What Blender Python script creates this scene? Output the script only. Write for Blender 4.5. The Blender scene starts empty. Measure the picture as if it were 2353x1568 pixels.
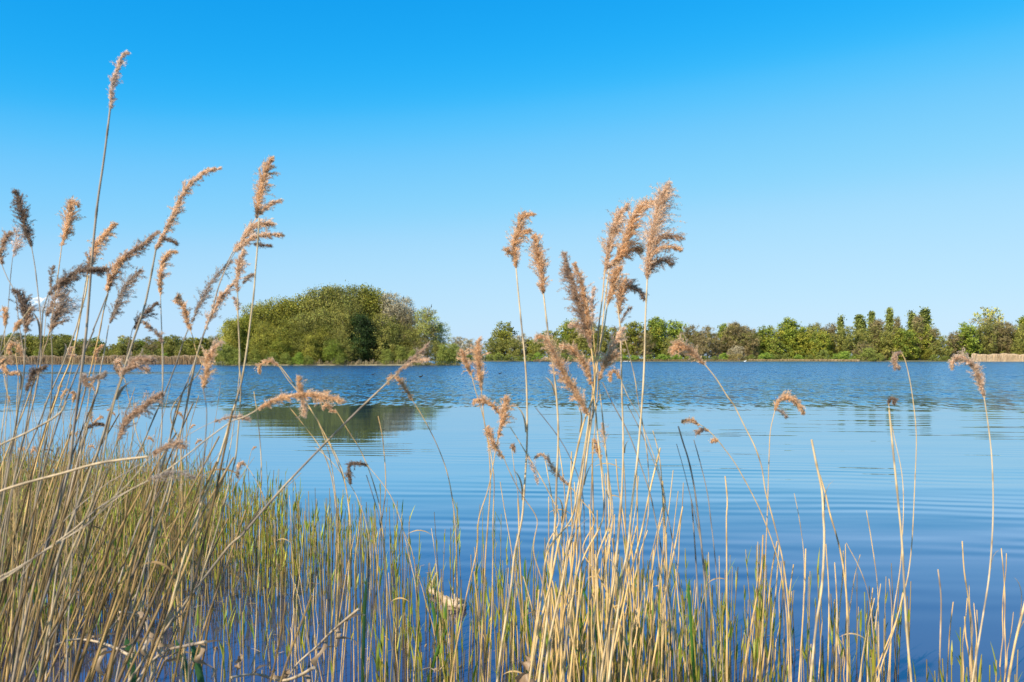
import bpy, math, random
import numpy as np
from mathutils import Vector

random.seed(7)
rng = np.random.default_rng(7)
SC = bpy.context.scene
COL = SC.collection

# ------------------------------------------------------------------ camera
EYE = 1.8            # eye height above the water
FPX = 2038.0         # focal length in pixels of a 2353 px wide picture
HZ = 824.0           # row of the horizon in that picture
cd = bpy.data.cameras.new('camera'); cam = bpy.data.objects.new('camera', cd); COL.objects.link(cam)
cam.location = (0, 0, EYE); cam.rotation_euler = (math.pi / 2, 0, 0)
cd.sensor_width = 36; cd.lens = 36 * FPX / 2353; cd.shift_y = (HZ - 784) / 2353
cd.clip_start = 0.05; cd.clip_end = 20000
cd.dof.use_dof = True; cd.dof.focus_distance = 12.0; cd.dof.aperture_fstop = 6.3
SC.camera = cam

# ------------------------------------------------------------------ sky and sun
SUN_EL, SUN_AZ = 40, -138        # azimuth from the view direction, negative = left
world = bpy.data.worlds.new('World'); SC.world = world; world.use_nodes = True
nt = world.node_tree; bg = nt.nodes['Background']
sky = nt.nodes.new('ShaderNodeTexSky'); sky.sky_type = 'NISHITA'; sky.sun_disc = False
sky.sun_elevation = math.radians(SUN_EL); sky.sun_rotation = math.radians(SUN_AZ)
sky.ozone_density = 3; sky.dust_density = 0.3; sky.air_density = 1
m1 = nt.nodes.new('ShaderNodeVectorMath'); m1.operation = 'SCALE'; m1.inputs['Scale'].default_value = 0.1
cv = nt.nodes.new('ShaderNodeRGBCurve')
m2 = nt.nodes.new('ShaderNodeVectorMath'); m2.operation = 'SCALE'; m2.inputs['Scale'].default_value = 10
def setcurve(c, pts):
    c.points[0].location = pts[0]; c.points[1].location = pts[-1]
    for p in pts[1:-1]: c.points.new(*p)
setcurve(cv.mapping.curves[0], [(0, 0.0), (.09, .006), (.13, .010), (.16, .028), (.185, .085), (.22, .175), (.27, .26), (.36, .40), (.63, .55), (1, .66)])
setcurve(cv.mapping.curves[1], [(0, 0), (.15, .265), (.22, .365), (.27, .45), (.34, .575), (.51, .715), (.66, .775), (1, .85)])
setcurve(cv.mapping.curves[2], [(0, 0), (.25, .68), (.38, .875), (.5, .98), (.62, .985), (.8, 1), (1, 1)])
cv.mapping.update()
L = nt.links.new
L(sky.outputs[0], m1.inputs[0]); L(m1.outputs[0], cv.inputs['Color']); L(cv.outputs[0], m2.inputs[0]); L(m2.outputs[0], bg.inputs[0])
bg.inputs[1].default_value = 0.066
sd = bpy.data.lights.new('sun', 'SUN'); sd.energy = 5.0; sd.angle = math.radians(0.5); sd.color = (1, .91, .76)
sun = bpy.data.objects.new('sun', sd); COL.objects.link(sun)
ra, re = math.radians(SUN_AZ), math.radians(SUN_EL)
SUNDIR = Vector((math.sin(ra) * math.cos(re), math.cos(ra) * math.cos(re), math.sin(re)))
sun.rotation_euler = SUNDIR.to_track_quat('Z', 'Y').to_euler()
SC.view_settings.view_transform = 'Standard'; SC.view_settings.look = 'None'
SC.view_settings.exposure = 0.6; SC.view_settings.gamma = 1
SC.cycles.max_bounces = 8; SC.cycles.transparent_max_bounces = 6
SC.cycles.volume_bounces = 3; SC.cycles.diffuse_bounces = 2; SC.cycles.glossy_bounces = 3; SC.cycles.transmission_bounces = 2

# ------------------------------------------------------------------ helpers
def tag(o, label=None, cat=None, group=None, kind=None):
    if label: o['label'] = label
    if cat: o['category'] = cat
    if group: o['group'] = group
    if kind: o['kind'] = kind
    return o

def empty(name, loc=(0, 0, 0)):
    o = bpy.data.objects.new(name, None); o.empty_display_size = .1; o.location = loc; COL.objects.link(o); return o

class Geo:
    def __init__(s): s.v = []; s.f = []; s.c = []; s.n = 0
    def add(s, V, F, C):
        V = np.asarray(V, float).reshape(-1, 3); F = np.asarray(F, int)
        C = np.asarray(C, float)
        if C.ndim == 1: C = np.tile(C, (len(V), 1))
        s.v.append(V); s.f.append(F + s.n); s.c.append(C); s.n += len(V)
    def mesh(s, name, mat, smooth=False):
        me = bpy.data.meshes.new(name)
        V = np.concatenate(s.v); C = np.concatenate(s.c)
        me.vertices.add(len(V)); me.vertices.foreach_set('co', V.ravel())
        loops = np.concatenate([f.ravel() for f in s.f]); tot = np.concatenate([np.full(len(f), f.shape[1]) for f in s.f])
        st = np.concatenate([[0], np.cumsum(tot)[:-1]])
        me.loops.add(len(loops)); me.loops.foreach_set('vertex_index', loops.astype(np.int32))
        me.polygons.add(len(tot)); me.polygons.foreach_set('loop_start', st.astype(np.int32)); me.polygons.foreach_set('loop_total', tot.astype(np.int32))
        if smooth: me.polygons.foreach_set('use_smooth', np.ones(len(tot), bool))
        a = me.color_attributes.new('Col', 'FLOAT_COLOR', 'POINT')
        a.data.foreach_set('color', np.concatenate([C, np.ones((len(C), 1))], 1).ravel())
        me.update(calc_edges=True); me.materials.append(mat)
        return me
    def obj(s, name, mat, parent=None, smooth=False, origin=None):
        if origin is not None:
            s.v = [v - np.array(origin) for v in s.v]
        o = bpy.data.objects.new(name, s.mesh(name, mat, smooth)); COL.objects.link(o)
        if parent is not None: o.parent = parent
        elif origin is not None: o.location = origin
        return o

def catmull(P, step):
    P = np.asarray(P, float)
    if len(P) < 3: 
        n = max(2, int(np.linalg.norm(P[-1] - P[0]) / step) + 1)
        return P[0] + (P[-1] - P[0]) * np.linspace(0, 1, n)[:, None]
    out = []
    for i in range(len(P) - 1):
        p1, p2 = P[i], P[i + 1]; p0 = P[i - 1] if i else 2 * p1 - p2; p3 = P[i + 2] if i + 2 < len(P) else 2 * p2 - p1
        n = max(2, int(np.linalg.norm(p2 - p1) / step) + 1)
        t = np.linspace(0, 1, n, endpoint=False)[:, None]
        out.append(.5 * ((2 * p1) + (-p0 + p2) * t + (2 * p0 - 5 * p1 + 4 * p2 - p3) * t ** 2 + (-p0 + 3 * p1 - 3 * p2 + p3) * t ** 3))
    out.append(P[-1:]); return np.concatenate(out)

def nrm(a): return a / (np.linalg.norm(a, axis=-1, keepdims=True) + 1e-9)

def tube(g, P, R, C, k=6, cap=True):
    P = np.asarray(P, float); n = len(P); R = np.broadcast_to(np.asarray(R, float), (n,))
    C = np.broadcast_to(np.asarray(C, float), (n, 3))
    T = nrm(np.gradient(P, axis=0)) if n > 2 else nrm(np.tile(P[-1] - P[0], (n, 1)))
    ref = np.array([0, 1., 0]) if abs(T[:, 1]).max() < .9 else np.array([.31, .1, .95])
    A = nrm(np.cross(T, ref)); B = np.cross(T, A)
    a = np.arange(k) * 2 * math.pi / k
    V = P[:, None] + R[:, None, None] * (A[:, None] * np.cos(a)[None, :, None] + B[:, None] * np.sin(a)[None, :, None])
    i = np.arange(n - 1)[:, None] * k; j = np.arange(k)[None]; j2 = (j + 1) % k
    F = np.stack([i + j, i + j2, i + k + j2, i + k + j], -1).reshape(-1, 4)
    g.add(V.reshape(-1, 3), F, np.repeat(C, k, 0))
    if cap: 
        for e, o in ((0, 1), (n - 1, -1)):
            g.add(np.concatenate([V[e], P[e:e + 1]]), [[jj, k, (jj + 1) % k] if o == 1 else [jj, (jj + 1) % k, k] for jj in range(k)], C[e])

def ribbon(g, P, W, side, C):
    P = np.asarray(P, float); n = len(P); W = np.broadcast_to(np.asarray(W, float), (n,))
    T = nrm(np.gradient(P, axis=0)); S = nrm(np.asarray(side, float) - (T * np.asarray(side)).sum(-1, keepdims=True) * T)
    N = np.cross(T, S)
    V = np.stack([P - S * W[:, None], P + N * W[:, None] * .35, P + S * W[:, None]], 1).reshape(-1, 3)
    i = np.arange(n - 1) * 3
    F = np.concatenate([np.stack([i, i + 1, i + 4, i + 3], -1), np.stack([i + 1, i + 2, i + 5, i + 4], -1)])
    g.add(V, F, np.repeat(np.broadcast_to(np.asarray(C, float), (n, 3)), 3, 0))

# ------------------------------------------------------------------ materials
def newmat(name):
    m = bpy.data.materials.new(name); m.use_nodes = True; n = m.node_tree
    for x in list(n.nodes): n.nodes.remove(x)
    o = n.nodes.new('ShaderNodeOutputMaterial'); return m, n, o

def plantmat(name, rough=.6, trans=.3, mott=None, spec=.3):
    m, n, o = newmat(name)
    at = n.nodes.new('ShaderNodeVertexColor'); at.layer_name = 'Col'
    c = at.outputs[0]
    if mott:
        tc = n.nodes.new('ShaderNodeTexCoord'); nz = n.nodes.new('ShaderNodeTexNoise'); nz.inputs['Scale'].default_value = mott[0]; nz.inputs['Detail'].default_value = 3
        mp = n.nodes.new('ShaderNodeMapping'); mp.inputs['Scale'].default_value = (6, 6, 1)
        n.links.new(tc.outputs['Object'], mp.inputs[0]); n.links.new(mp.outputs[0], nz.inputs['Vector'])
        rg = n.nodes.new('ShaderNodeMapRange'); rg.inputs['From Min'].default_value = .3; rg.inputs['From Max'].default_value = .7
        rg.inputs['To Min'].default_value = mott[1]; rg.inputs['To Max'].default_value = mott[2]
        n.links.new(nz.outputs[0], rg.inputs[0])
        mu = n.nodes.new('ShaderNodeVectorMath'); mu.operation = 'SCALE'
        n.links.new(c, mu.inputs[0]); n.links.new(rg.outputs[0], mu.inputs['Scale']); c = mu.outputs[0]
    p = n.nodes.new('ShaderNodeBsdfPrincipled'); p.inputs['Roughness'].default_value = rough
    p.inputs['Specular IOR Level'].default_value = spec
    n.links.new(c, p.inputs['Base Color'])
    if trans:
        t = n.nodes.new('ShaderNodeBsdfTranslucent'); n.links.new(c, t.inputs[0])
        mx = n.nodes.new('ShaderNodeMixShader'); mx.inputs[0].default_value = trans
        n.links.new(p.outputs[0], mx.inputs[1]); n.links.new(t.outputs[0], mx.inputs[2]); n.links.new(mx.outputs[0], o.inputs[0])
    else: n.links.new(p.outputs[0], o.inputs[0])
    return m

M_STEM = plantmat('dry_reed_straw', .5, 0, (9, .72, 1.15), .35)
M_PLUME = plantmat('reed_plume', .8, .58, None, .05)
M_BLADE = plantmat('reed_blade', .45, .35, (6, .8, 1.1), .35)
M_LEAF = plantmat('tree_foliage', .6, .3, None, .2)
M_BARK = plantmat('bark', .85, 0, (2, .7, 1.2), .15)
M_BIRD = plantmat('feathers', .6, 0, None, .2)

def watermat():
    m, n, o = newmat('lake_water'); N = n.nodes.new; K = n.links.new
    tc = N('ShaderNodeTexCoord'); P = tc.outputs['Object']
    sx = N('ShaderNodeSeparateXYZ'); K(P, sx.inputs[0])
    def math_(op, a, b=None, c=None):
        x = N('ShaderNodeMath'); x.operation = op
        for i, v in enumerate((a, b, c)):
            if v is None: continue
            if isinstance(v, (int, float)): x.inputs[i].default_value = v
            else: K(v, x.inputs[i])
        return x.outputs[0]
    def noise(scale, detail, xs=1, ys=1, rough=.5, rot=0):
        mp = N('ShaderNodeMapping'); mp.inputs['Scale'].default_value = (xs, ys, 1); mp.inputs['Rotation'].default_value = (0, 0, rot); K(P, mp.inputs[0])
        z = N('ShaderNodeTexNoise'); z.inputs['Scale'].default_value = scale; z.inputs['Detail'].default_value = detail; z.inputs['Roughness'].default_value = rough
        K(mp.outputs[0], z.inputs['Vector']); return z
    def slope(z, amp, ampx):
        s = N('ShaderNodeVectorMath'); s.operation = 'SUBTRACT'; K(z.outputs['Color'], s.inputs[0]); s.inputs[1].default_value = (.5, .5, .5)
        t = N('ShaderNodeVectorMath'); t.operation = 'MULTIPLY'; K(s.outputs[0], t.inputs[0]); t.inputs[1].default_value = (ampx, amp, 0)
        return t.outputs[0]
    def smooth(v, a, b):
        r = N('ShaderNodeMapRange'); r.interpolation_type = 'SMOOTHSTEP'; K(v, r.inputs[0]); r.inputs['From Min'].default_value = a; r.inputs['From Max'].default_value = b; return r.outputs[0]
    Y = sx.outputs[1]; X = sx.outputs[0]
    wob = noise(.05, 3, 1, .5)
    yy = math_('ADD', Y, math_('MULTIPLY', math_('SUBTRACT', wob.outputs[0], .5), 16))
    wind = math_('ADD', math_('MULTIPLY', smooth(yy, 30, 42), .5), math_('MULTIPLY', smooth(yy, 40, 120), .5))
    # a glassy streak far out on the left where the wind does not reach the water
    d = math_('ABSOLUTE', math_('SUBTRACT', math_('ADD', Y, math_('MULTIPLY', X, .04)), 108))
    streak = math_('MULTIPLY', math_('SUBTRACT', 1, smooth(d, 6, 15)), math_('SUBTRACT', 1, smooth(X, -46, -22)))
    d2 = smooth(Y, 200, 250)
    streak2 = math_('MULTIPLY', math_('MULTIPLY', d2, .15), 1)
    wind = math_('MULTIPLY', wind, math_('SUBTRACT', 1, math_('MULTIPLY', streak, .93)))
    wind = math_('MULTIPLY', wind, math_('SUBTRACT', 1, streak2))
    gust = noise(.02, 4, .35, 1.6)
    gustv = math_('ADD', .72, math_('MULTIPLY', gust.outputs[0], .55))
    wv = math_('MULTIPLY', wind, gustv)
    far1 = slope(noise(2.6, 4, 1.2, .36, .75), 3.6, 1.0)
    far2 = slope(noise(.4, 2, .6, 1.0, .5), .7, .3)
    fs = N('ShaderNodeVectorMath'); fs.operation = 'ADD'; K(far1, fs.inputs[0]); K(far2, fs.inputs[1])
    fw = N('ShaderNodeVectorMath'); fw.operation = 'SCALE'; K(fs.outputs[0], fw.inputs[0]); K(wv, fw.inputs['Scale'])
    # calm water: long low ripples that run nearly along the shore
    calm = math_('MULTIPLY', smooth(Y, 5, 9), math_('SUBTRACT', 1, math_('MULTIPLY', smooth(Y, 11, 30), .72)))
    na = slope(noise(1.6, 1, .13, 1.35, .4, math.radians(6)), .065, .010)
    nb = slope(noise(3.2, 1, .2, 1.2, .4, math.radians(-4)), .045, .012)
    nc = slope(noise(.5, 2, .35, 1, .5, math.radians(10)), .014, .005)
    cs = N('ShaderNodeVectorMath'); cs.operation = 'ADD'; K(na, cs.inputs[0]); K(nb, cs.inputs[1])
    cs1 = N('ShaderNodeVectorMath'); cs1.operation = 'ADD'; K(cs.outputs[0], cs1.inputs[0]); K(nc, cs1.inputs[1])
    # evenly spaced ripples running in toward the bank
    mpw = N('ShaderNodeMapping'); mpw.inputs['Rotation'].default_value = (0, 0, math.radians(7)); K(P, mpw.inputs[0])
    wt = N('ShaderNodeTexWave'); wt.bands_direction = 'Y'; wt.inputs['Scale'].default_value = .80; wt.inputs['Distortion'].default_value = 7.0
    wt.inputs['Detail'].default_value = 2; wt.inputs['Detail Scale'].default_value = .32; wt.inputs['Detail Roughness'].default_value = .45; K(mpw.outputs[0], wt.inputs['Vector'])
    pat = noise(.33, 2, .6, 1.2)
    wa = math_('MULTIPLY', math_('MULTIPLY', math_('SUBTRACT', wt.outputs['Fac'], .5), math_('MULTIPLY', smooth(pat.outputs[0], .36, .66), .060)), math_('SUBTRACT', 1, smooth(Y, 16, 34)))
    cmb = N('ShaderNodeCombineXYZ'); K(wa, cmb.inputs[1])
    cs2 = N('ShaderNodeVectorMath'); cs2.operation = 'ADD'; K(cs1.outputs[0], cs2.inputs[0]); K(cmb.outputs[0], cs2.inputs[1])
    leftcalm = math_('ADD', .35, math_('MULTIPLY', smooth(X, -3.0, 1.5), .75))
    ca = math_('MULTIPLY', math_('ADD', .35, math_('MULTIPLY', calm, .75)), leftcalm)
    cw = N('ShaderNodeVectorMath'); cw.operation = 'SCALE'; K(cs2.outputs[0], cw.inputs[0]); K(ca, cw.inputs['Scale'])
    al = N('ShaderNodeVectorMath'); al.operation = 'ADD'; K(fw.outputs[0], al.inputs[0]); K(cw.outputs[0], al.inputs[1])
    up = N('ShaderNodeVectorMath'); up.operation = 'ADD'; K(al.outputs[0], up.inputs[0]); up.inputs[1].default_value = (0, 0, 1)
    no = N('ShaderNodeVectorMath'); no.operation = 'NORMALIZE'; K(up.outputs[0], no.inputs[0])
    mur = noise(.35, 3, 1, 1)   # silty shallows near the bank, clearer blue water farther out
    sh = math_('ADD', smooth(Y, 4.5, 12), math_('MULTIPLY', math_('SUBTRACT', mur.outputs[0], .5), .35))
    cr = N('ShaderNodeMix'); cr.data_type = 'RGBA'; cr.clamp_factor = True; K(sh, cr.inputs[0]); cr.inputs[6].default_value = (.036, .036, .064, 1); cr.inputs[7].default_value = (.014, .030, .060, 1)
    cr2 = N('ShaderNodeMix'); cr2.data_type = 'RGBA'; cr2.clamp_factor = True; K(wv, cr2.inputs[0]); K(cr.outputs[2], cr2.inputs[6]); cr2.inputs[7].default_value = (.012, .036, .10, 1)
    dif = N('ShaderNodeBsdfDiffuse'); K(cr2.outputs[2], dif.inputs[0])
    gl = N('ShaderNodeBsdfGlossy'); gc = N('ShaderNodeMix'); gc.data_type = 'RGBA'; K(smooth(Y, 5, 14), gc.inputs[0]); gc.inputs[6].default_value = (.70, .74, 1, 1); gc.inputs[7].default_value = (.74, .91, 1, 1); K(gc.outputs[2], gl.inputs['Color']); K(no.outputs[0], gl.inputs['Normal'])
    K(math_('ADD', math_('ADD', .018, math_('MULTIPLY', smooth(Y, 16, 32), .035)), math_('MULTIPLY', wv, .12)), gl.inputs['Roughness'])
    fr = N('ShaderNodeFresnel'); fr.inputs[0].default_value = 1.38; K(no.outputs[0], fr.inputs['Normal'])
    fac = math_('MINIMUM', math_('MULTIPLY', fr.outputs[0], 1.7), .77)
    mx = N('ShaderNodeMixShader'); K(fac, mx.inputs[0]); K(dif.outputs[0], mx.inputs[1]); K(gl.outputs[0], mx.inputs[2]); K(mx.outputs[0], o.inputs[0])
    return m

def soilmat(name, a, b, scale):
    m, n, o = newmat(name); N = n.nodes.new; K = n.links.new
    tc = N('ShaderNodeTexCoord'); z = N('ShaderNodeTexNoise'); z.inputs['Scale'].default_value = scale; z.inputs['Detail'].default_value = 6
    K(tc.outputs['Object'], z.inputs['Vector']); r = N('ShaderNodeValToRGB'); r.color_ramp.elements[0].position = .35; r.color_ramp.elements[1].position = .65
    r.color_ramp.elements[0].color = (*a, 1); r.color_ramp.elements[1].color = (*b, 1); K(z.outputs[0], r.inputs[0])
    p = N('ShaderNodeBsdfPrincipled'); p.inputs['Roughness'].default_value = .9; K(r.outputs[0], p.inputs['Base Color'])
    bp = N('ShaderNodeBump'); bp.inputs['Strength'].default_value = .6; K(z.outputs[0], bp.inputs['Height']); K(bp.outputs[0], p.inputs['Normal'])
    K(p.outputs[0], o.inputs[0]); return m

# ------------------------------------------------------------------ picture frames used to read coordinates off the photograph
FR = {'A': (0, 650, 2.6133), 'B': (400, 750, 2.24), 'C': (0, 1150, 2.6133), 'D': (1650, 1250, 2.24), 'E': (2050, 650, 2.6133),
      'F': (0, 1900, 2.379), 'G': (660, 1900, 2.379), 'H': (1320, 1900, 2.379), 'I': (1980, 1900, 2.379),
      'J': (0, 1300, 1.2455), 'K': (900, 1300, 1.2455), 'L': (1800, 1300, 1.2455), 'M': (2740, 1200, 1.1536),
      'Z': (0, 100, 1.2064), 'Y': (1650, 650, 1.2064), 'V': (0, 0, .61276),
      'P': (1650, 1130, 2.139), 'Q': (2740, 1130, 2.139), 'S': (0, 1150, 2.941), 'T': (750, 1040, 2.353)}
def fv(f, x, y):
    a, b, s = FR[f]; return ((a + x / s) * .61276, (b + y / s) * .61276)
def at(vx, vy, d): return np.array([(vx - 1176.5) / FPX * d, d, EYE + (HZ - vy) / FPX * d])
def read(segs):
    out = []
    for f, pts in segs:
        for p in pts: out.append(fv(f, *p))
    return out
def depth_of(vy): return EYE * FPX / (vy - HZ)

# ------------------------------------------------------------------ ground and water
def grid(name, x0, x1, y0, y1, nx, ny, zf, mat, kind='structure'):
    xs = np.linspace(x0, x1, nx); ys = np.linspace(y0, y1, ny); Xg, Yg = np.meshgrid(xs, ys)
    Z = zf(Xg, Yg); V = np.stack([Xg, Yg, Z], -1).reshape(-1, 3)
    i = np.arange(ny - 1)[:, None] * nx + np.arange(nx - 1)[None]; F = np.stack([i, i + 1, i + nx + 1, i + nx], -1).reshape(-1, 4)
    g = Geo(); g.add(V, F, (.5, .5, .5)); o = g.obj(name, mat, smooth=True); return tag(o, kind=kind)

M_WATER = watermat()
grid('lake_water', -3000, 3000, -60, 1500, 2, 2, lambda x, y: 0 * x, M_WATER)
M_MUD = soilmat('lake_mud', (.03, .025, .016), (.07, .055, .035), 1.2)
grid('lake_bed', -9000, 9000, -300, 16000, 2, 2, lambda x, y: 0 * x - 1.6, M_MUD)
def bankz(x, y):
    e = 3.25 - .12 * np.clip(x, -6, 6) + .25 * np.sin(x * 1.3) + .12 * np.sin(x * 3.1 + 1)
    return np.clip((e - y) * .16, -1.7, .28) + .02 * np.sin(x * 5 + y * 3)
grid('near_bank', -30, 30, -40, 9, 240, 200, bankz, soilmat('bank_soil', (.035, .028, .018), (.09, .075, .045), 3))

def land(name, edge, depth, z, mat):
    """edge: shoreline points (x, y) from left to right; the land rises behind it"""
    e = np.array(edge, float); t = np.linspace(0, len(e) - 1, len(e) * 8)
    ex = np.interp(t, range(len(e)), e[:, 0]); ey = np.interp(t, range(len(e)), e[:, 1]) + np.sin(t * 5.3) * 1.2
    rows = [(-3, -1.0), (0, -.05), (.8, .25), (6, z), (60, z + .4), (depth, z + 1)]
    V = np.concatenate([np.stack([ex, ey + r, np.full_like(ex, h)], -1) for r, h in rows]); n = len(ex)
    i = np.arange(len(rows) - 1)[:, None] * n + np.arange(n - 1)[None]; F = np.stack([i, i + 1, i + n + 1, i + n], -1).reshape(-1, 4)
    g = Geo(); g.add(V, F, (.4, .4, .4)); return tag(g.obj(name, mat, smooth=True), kind='structure')
M_GRASSY = soilmat('rough_grass_land', (.07, .075, .025), (.16, .13, .06), .3)
DR, DL, DI = 500.0, 262.0, 226.0
land('far_right_land', [(-60, 640), (-40, 520), (40, DR), (120, DR - 8), (200, DR), (330, DR), (700, DR + 30), (2500, 700)], 6000, .5, M_GRASSY)
land('far_left_land', [(-2500, 420), (-400, 285), (-170, DL), (-130, DL), (-95, DL + 2), (-70, DL + 20), (-60, DL + 80), (-58, DL + 300)], 6000, .5, M_GRASSY)

# the island: a low oval of ground
def island():
    cx, cy, rx, ry = -47.5, DI + 13, 30, 14; g = Geo(); n = 72
    a = np.arange(n) * 2 * math.pi / n; w = 1 + .04 * np.sin(a * 5) + .03 * np.sin(a * 11 + 2)
    rows = [(1.06, -1.0), (1.0, -.03), (.97, .22), (.8, .6), (.4, 1.1), (0.02, 1.2)]
    ca = np.sign(np.cos(a)) * abs(np.cos(a)) ** .55; sa = np.sign(np.sin(a)) * abs(np.sin(a)) ** .55
    V = np.concatenate([np.stack([cx + rx * s * w * ca, cy + ry * s * w * sa, np.full(n, h)], -1) for s, h in rows])
    F = []
    for r in range(len(rows) - 1):
        for j in range(n): F.append([r * n + j, r * n + (j + 1) % n, (r + 1) * n + (j + 1) % n, (r + 1) * n + j])
    g.add(V, F, (.4, .4, .4)); tag(g.obj('island_ground', soilmat('island_soil', (.12, .10, .055), (.26, .21, .12), .8), smooth=True), kind='structure')
island()


# ------------------------------------------------------------------ trees
KIND = {  # leaf colours, crown bottom, leaf size (of height), leaves, lobes, spread, sliver?, limbs
 'fresh':  dict(c=[(.17, .23, .030), (.22, .25, .035), (.12, .18, .028)], z0=.03, ls=.021, n=5200, lobes=15, lr=.26, sl=1.3),
 'bright': dict(c=[(.145, .22, .03), (.175, .25, .035), (.11, .16, .025)], z0=.03, ls=.021, n=5200, lobes=13, lr=.27, sl=1.3),
 'green':  dict(c=[(.12, .145, .035), (.155, .17, .04), (.085, .10, .025)], z0=.03, ls=.020, n=5200, lobes=15, lr=.26, sl=1.4),
 'olive':  dict(c=[(.16, .16, .055), (.20, .18, .065), (.11, .11, .04)], z0=.03, ls=.019, n=4600, lobes=16, lr=.25, sl=2.2),
 'bare':   dict(c=[(.22, .18, .105), (.27, .225, .13), (.17, .145, .08), (.19, .19, .07)], z0=.06, ls=.018, n=3300, lobes=16, lr=.22, sl=5.5),
 'pale':   dict(c=[(.36, .33, .27), (.42, .38, .32), (.26, .24, .18)], z0=.05, ls=.017, n=4200, lobes=15, lr=.24, sl=3.5),
 'airy':   dict(c=[(.20, .25, .08), (.25, .28, .11), (.18, .18, .09)], z0=.34, ls=.017, n=1800, lobes=13, lr=.17, sl=1.6),
 'poplar': dict(c=[(.12, .17, .055), (.15, .19, .07), (.09, .12, .05)], z0=.08, ls=.018, n=3600, lobes=16, lr=.5, sl=1.5, col=1),
 'bush':   dict(c=[(.15, .17, .05), (.19, .20, .065), (.11, .12, .04)], z0=-.05, ls=.030, n=3600, lobes=9, lr=.34, sl=1.9),
 'greenbush': dict(c=[(.13, .22, .045), (.17, .26, .06), (.09, .15, .035)], z0=-.05, ls=.030, n=3600, lobes=9, lr=.34, sl=1.5),
 'tanbush': dict(c=[(.30, .25, .12), (.35, .29, .15), (.22, .19, .09)], z0=-.05, ls=.030, n=3200, lobes=9, lr=.34, sl=2.6),
 'gorse':  dict(c=[(.45, .36, .02), (.16, .18, .03), (.5, .4, .03)], z0=-.05, ls=.05, n=1500, lobes=6, lr=.34, sl=1.2),
 'ivy':    dict(c=[(.035, .06, .016), (.05, .085, .02), (.022, .035, .012)], z0=.05, ls=.022, n=5200, lobes=14, lr=.26, sl=1.2),
 'apple':  dict(c=[(.18, .20, .05), (.23, .245, .065), (.13, .145, .035)], z0=.02, ls=.020, n=5200, lobes=16, lr=.25, sl=1.5),
}
for _k, _v in KIND.items():
    m_ = (1.35, 1.25, .95) if _k in ('bare', 'pale', 'tanbush') else ((1.1, 1.1, 1) if _k == 'ivy' else ((1.75, 1.75, 1.1) if _k in ('olive', 'bush') else ((1.65, 1.35, 1.3) if _k in ('fresh', 'bright') else (2.1, 1.75, 1.1))))
    _v['c'] = [tuple(a * b for a, b in zip(c_, m_)) for c_ in _v['c']]
def leaves(P, size, sl, C, r):
    """one small folded leaf clump (two triangles) at each point"""
    n = len(P); d = nrm(r.normal(size=(n, 3)) + [0, 0, .25]); u = nrm(np.cross(d, r.normal(size=(n, 3))))
    s = size * r.uniform(.6, 1.4, n)[:, None]; a = d * s * math.sqrt(sl) * .9; b = u * s / math.sqrt(sl) * .75
    w = np.cross(d, u) * s * .25
    V = np.stack([P - a, P + b + w, P + a, P - b + w * .3], 1).reshape(-1, 3)
    i = np.arange(n) * 4
    return V, np.stack([i, i + 1, i + 2, i + 3], -1), np.repeat(C, 4, 0)

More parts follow.
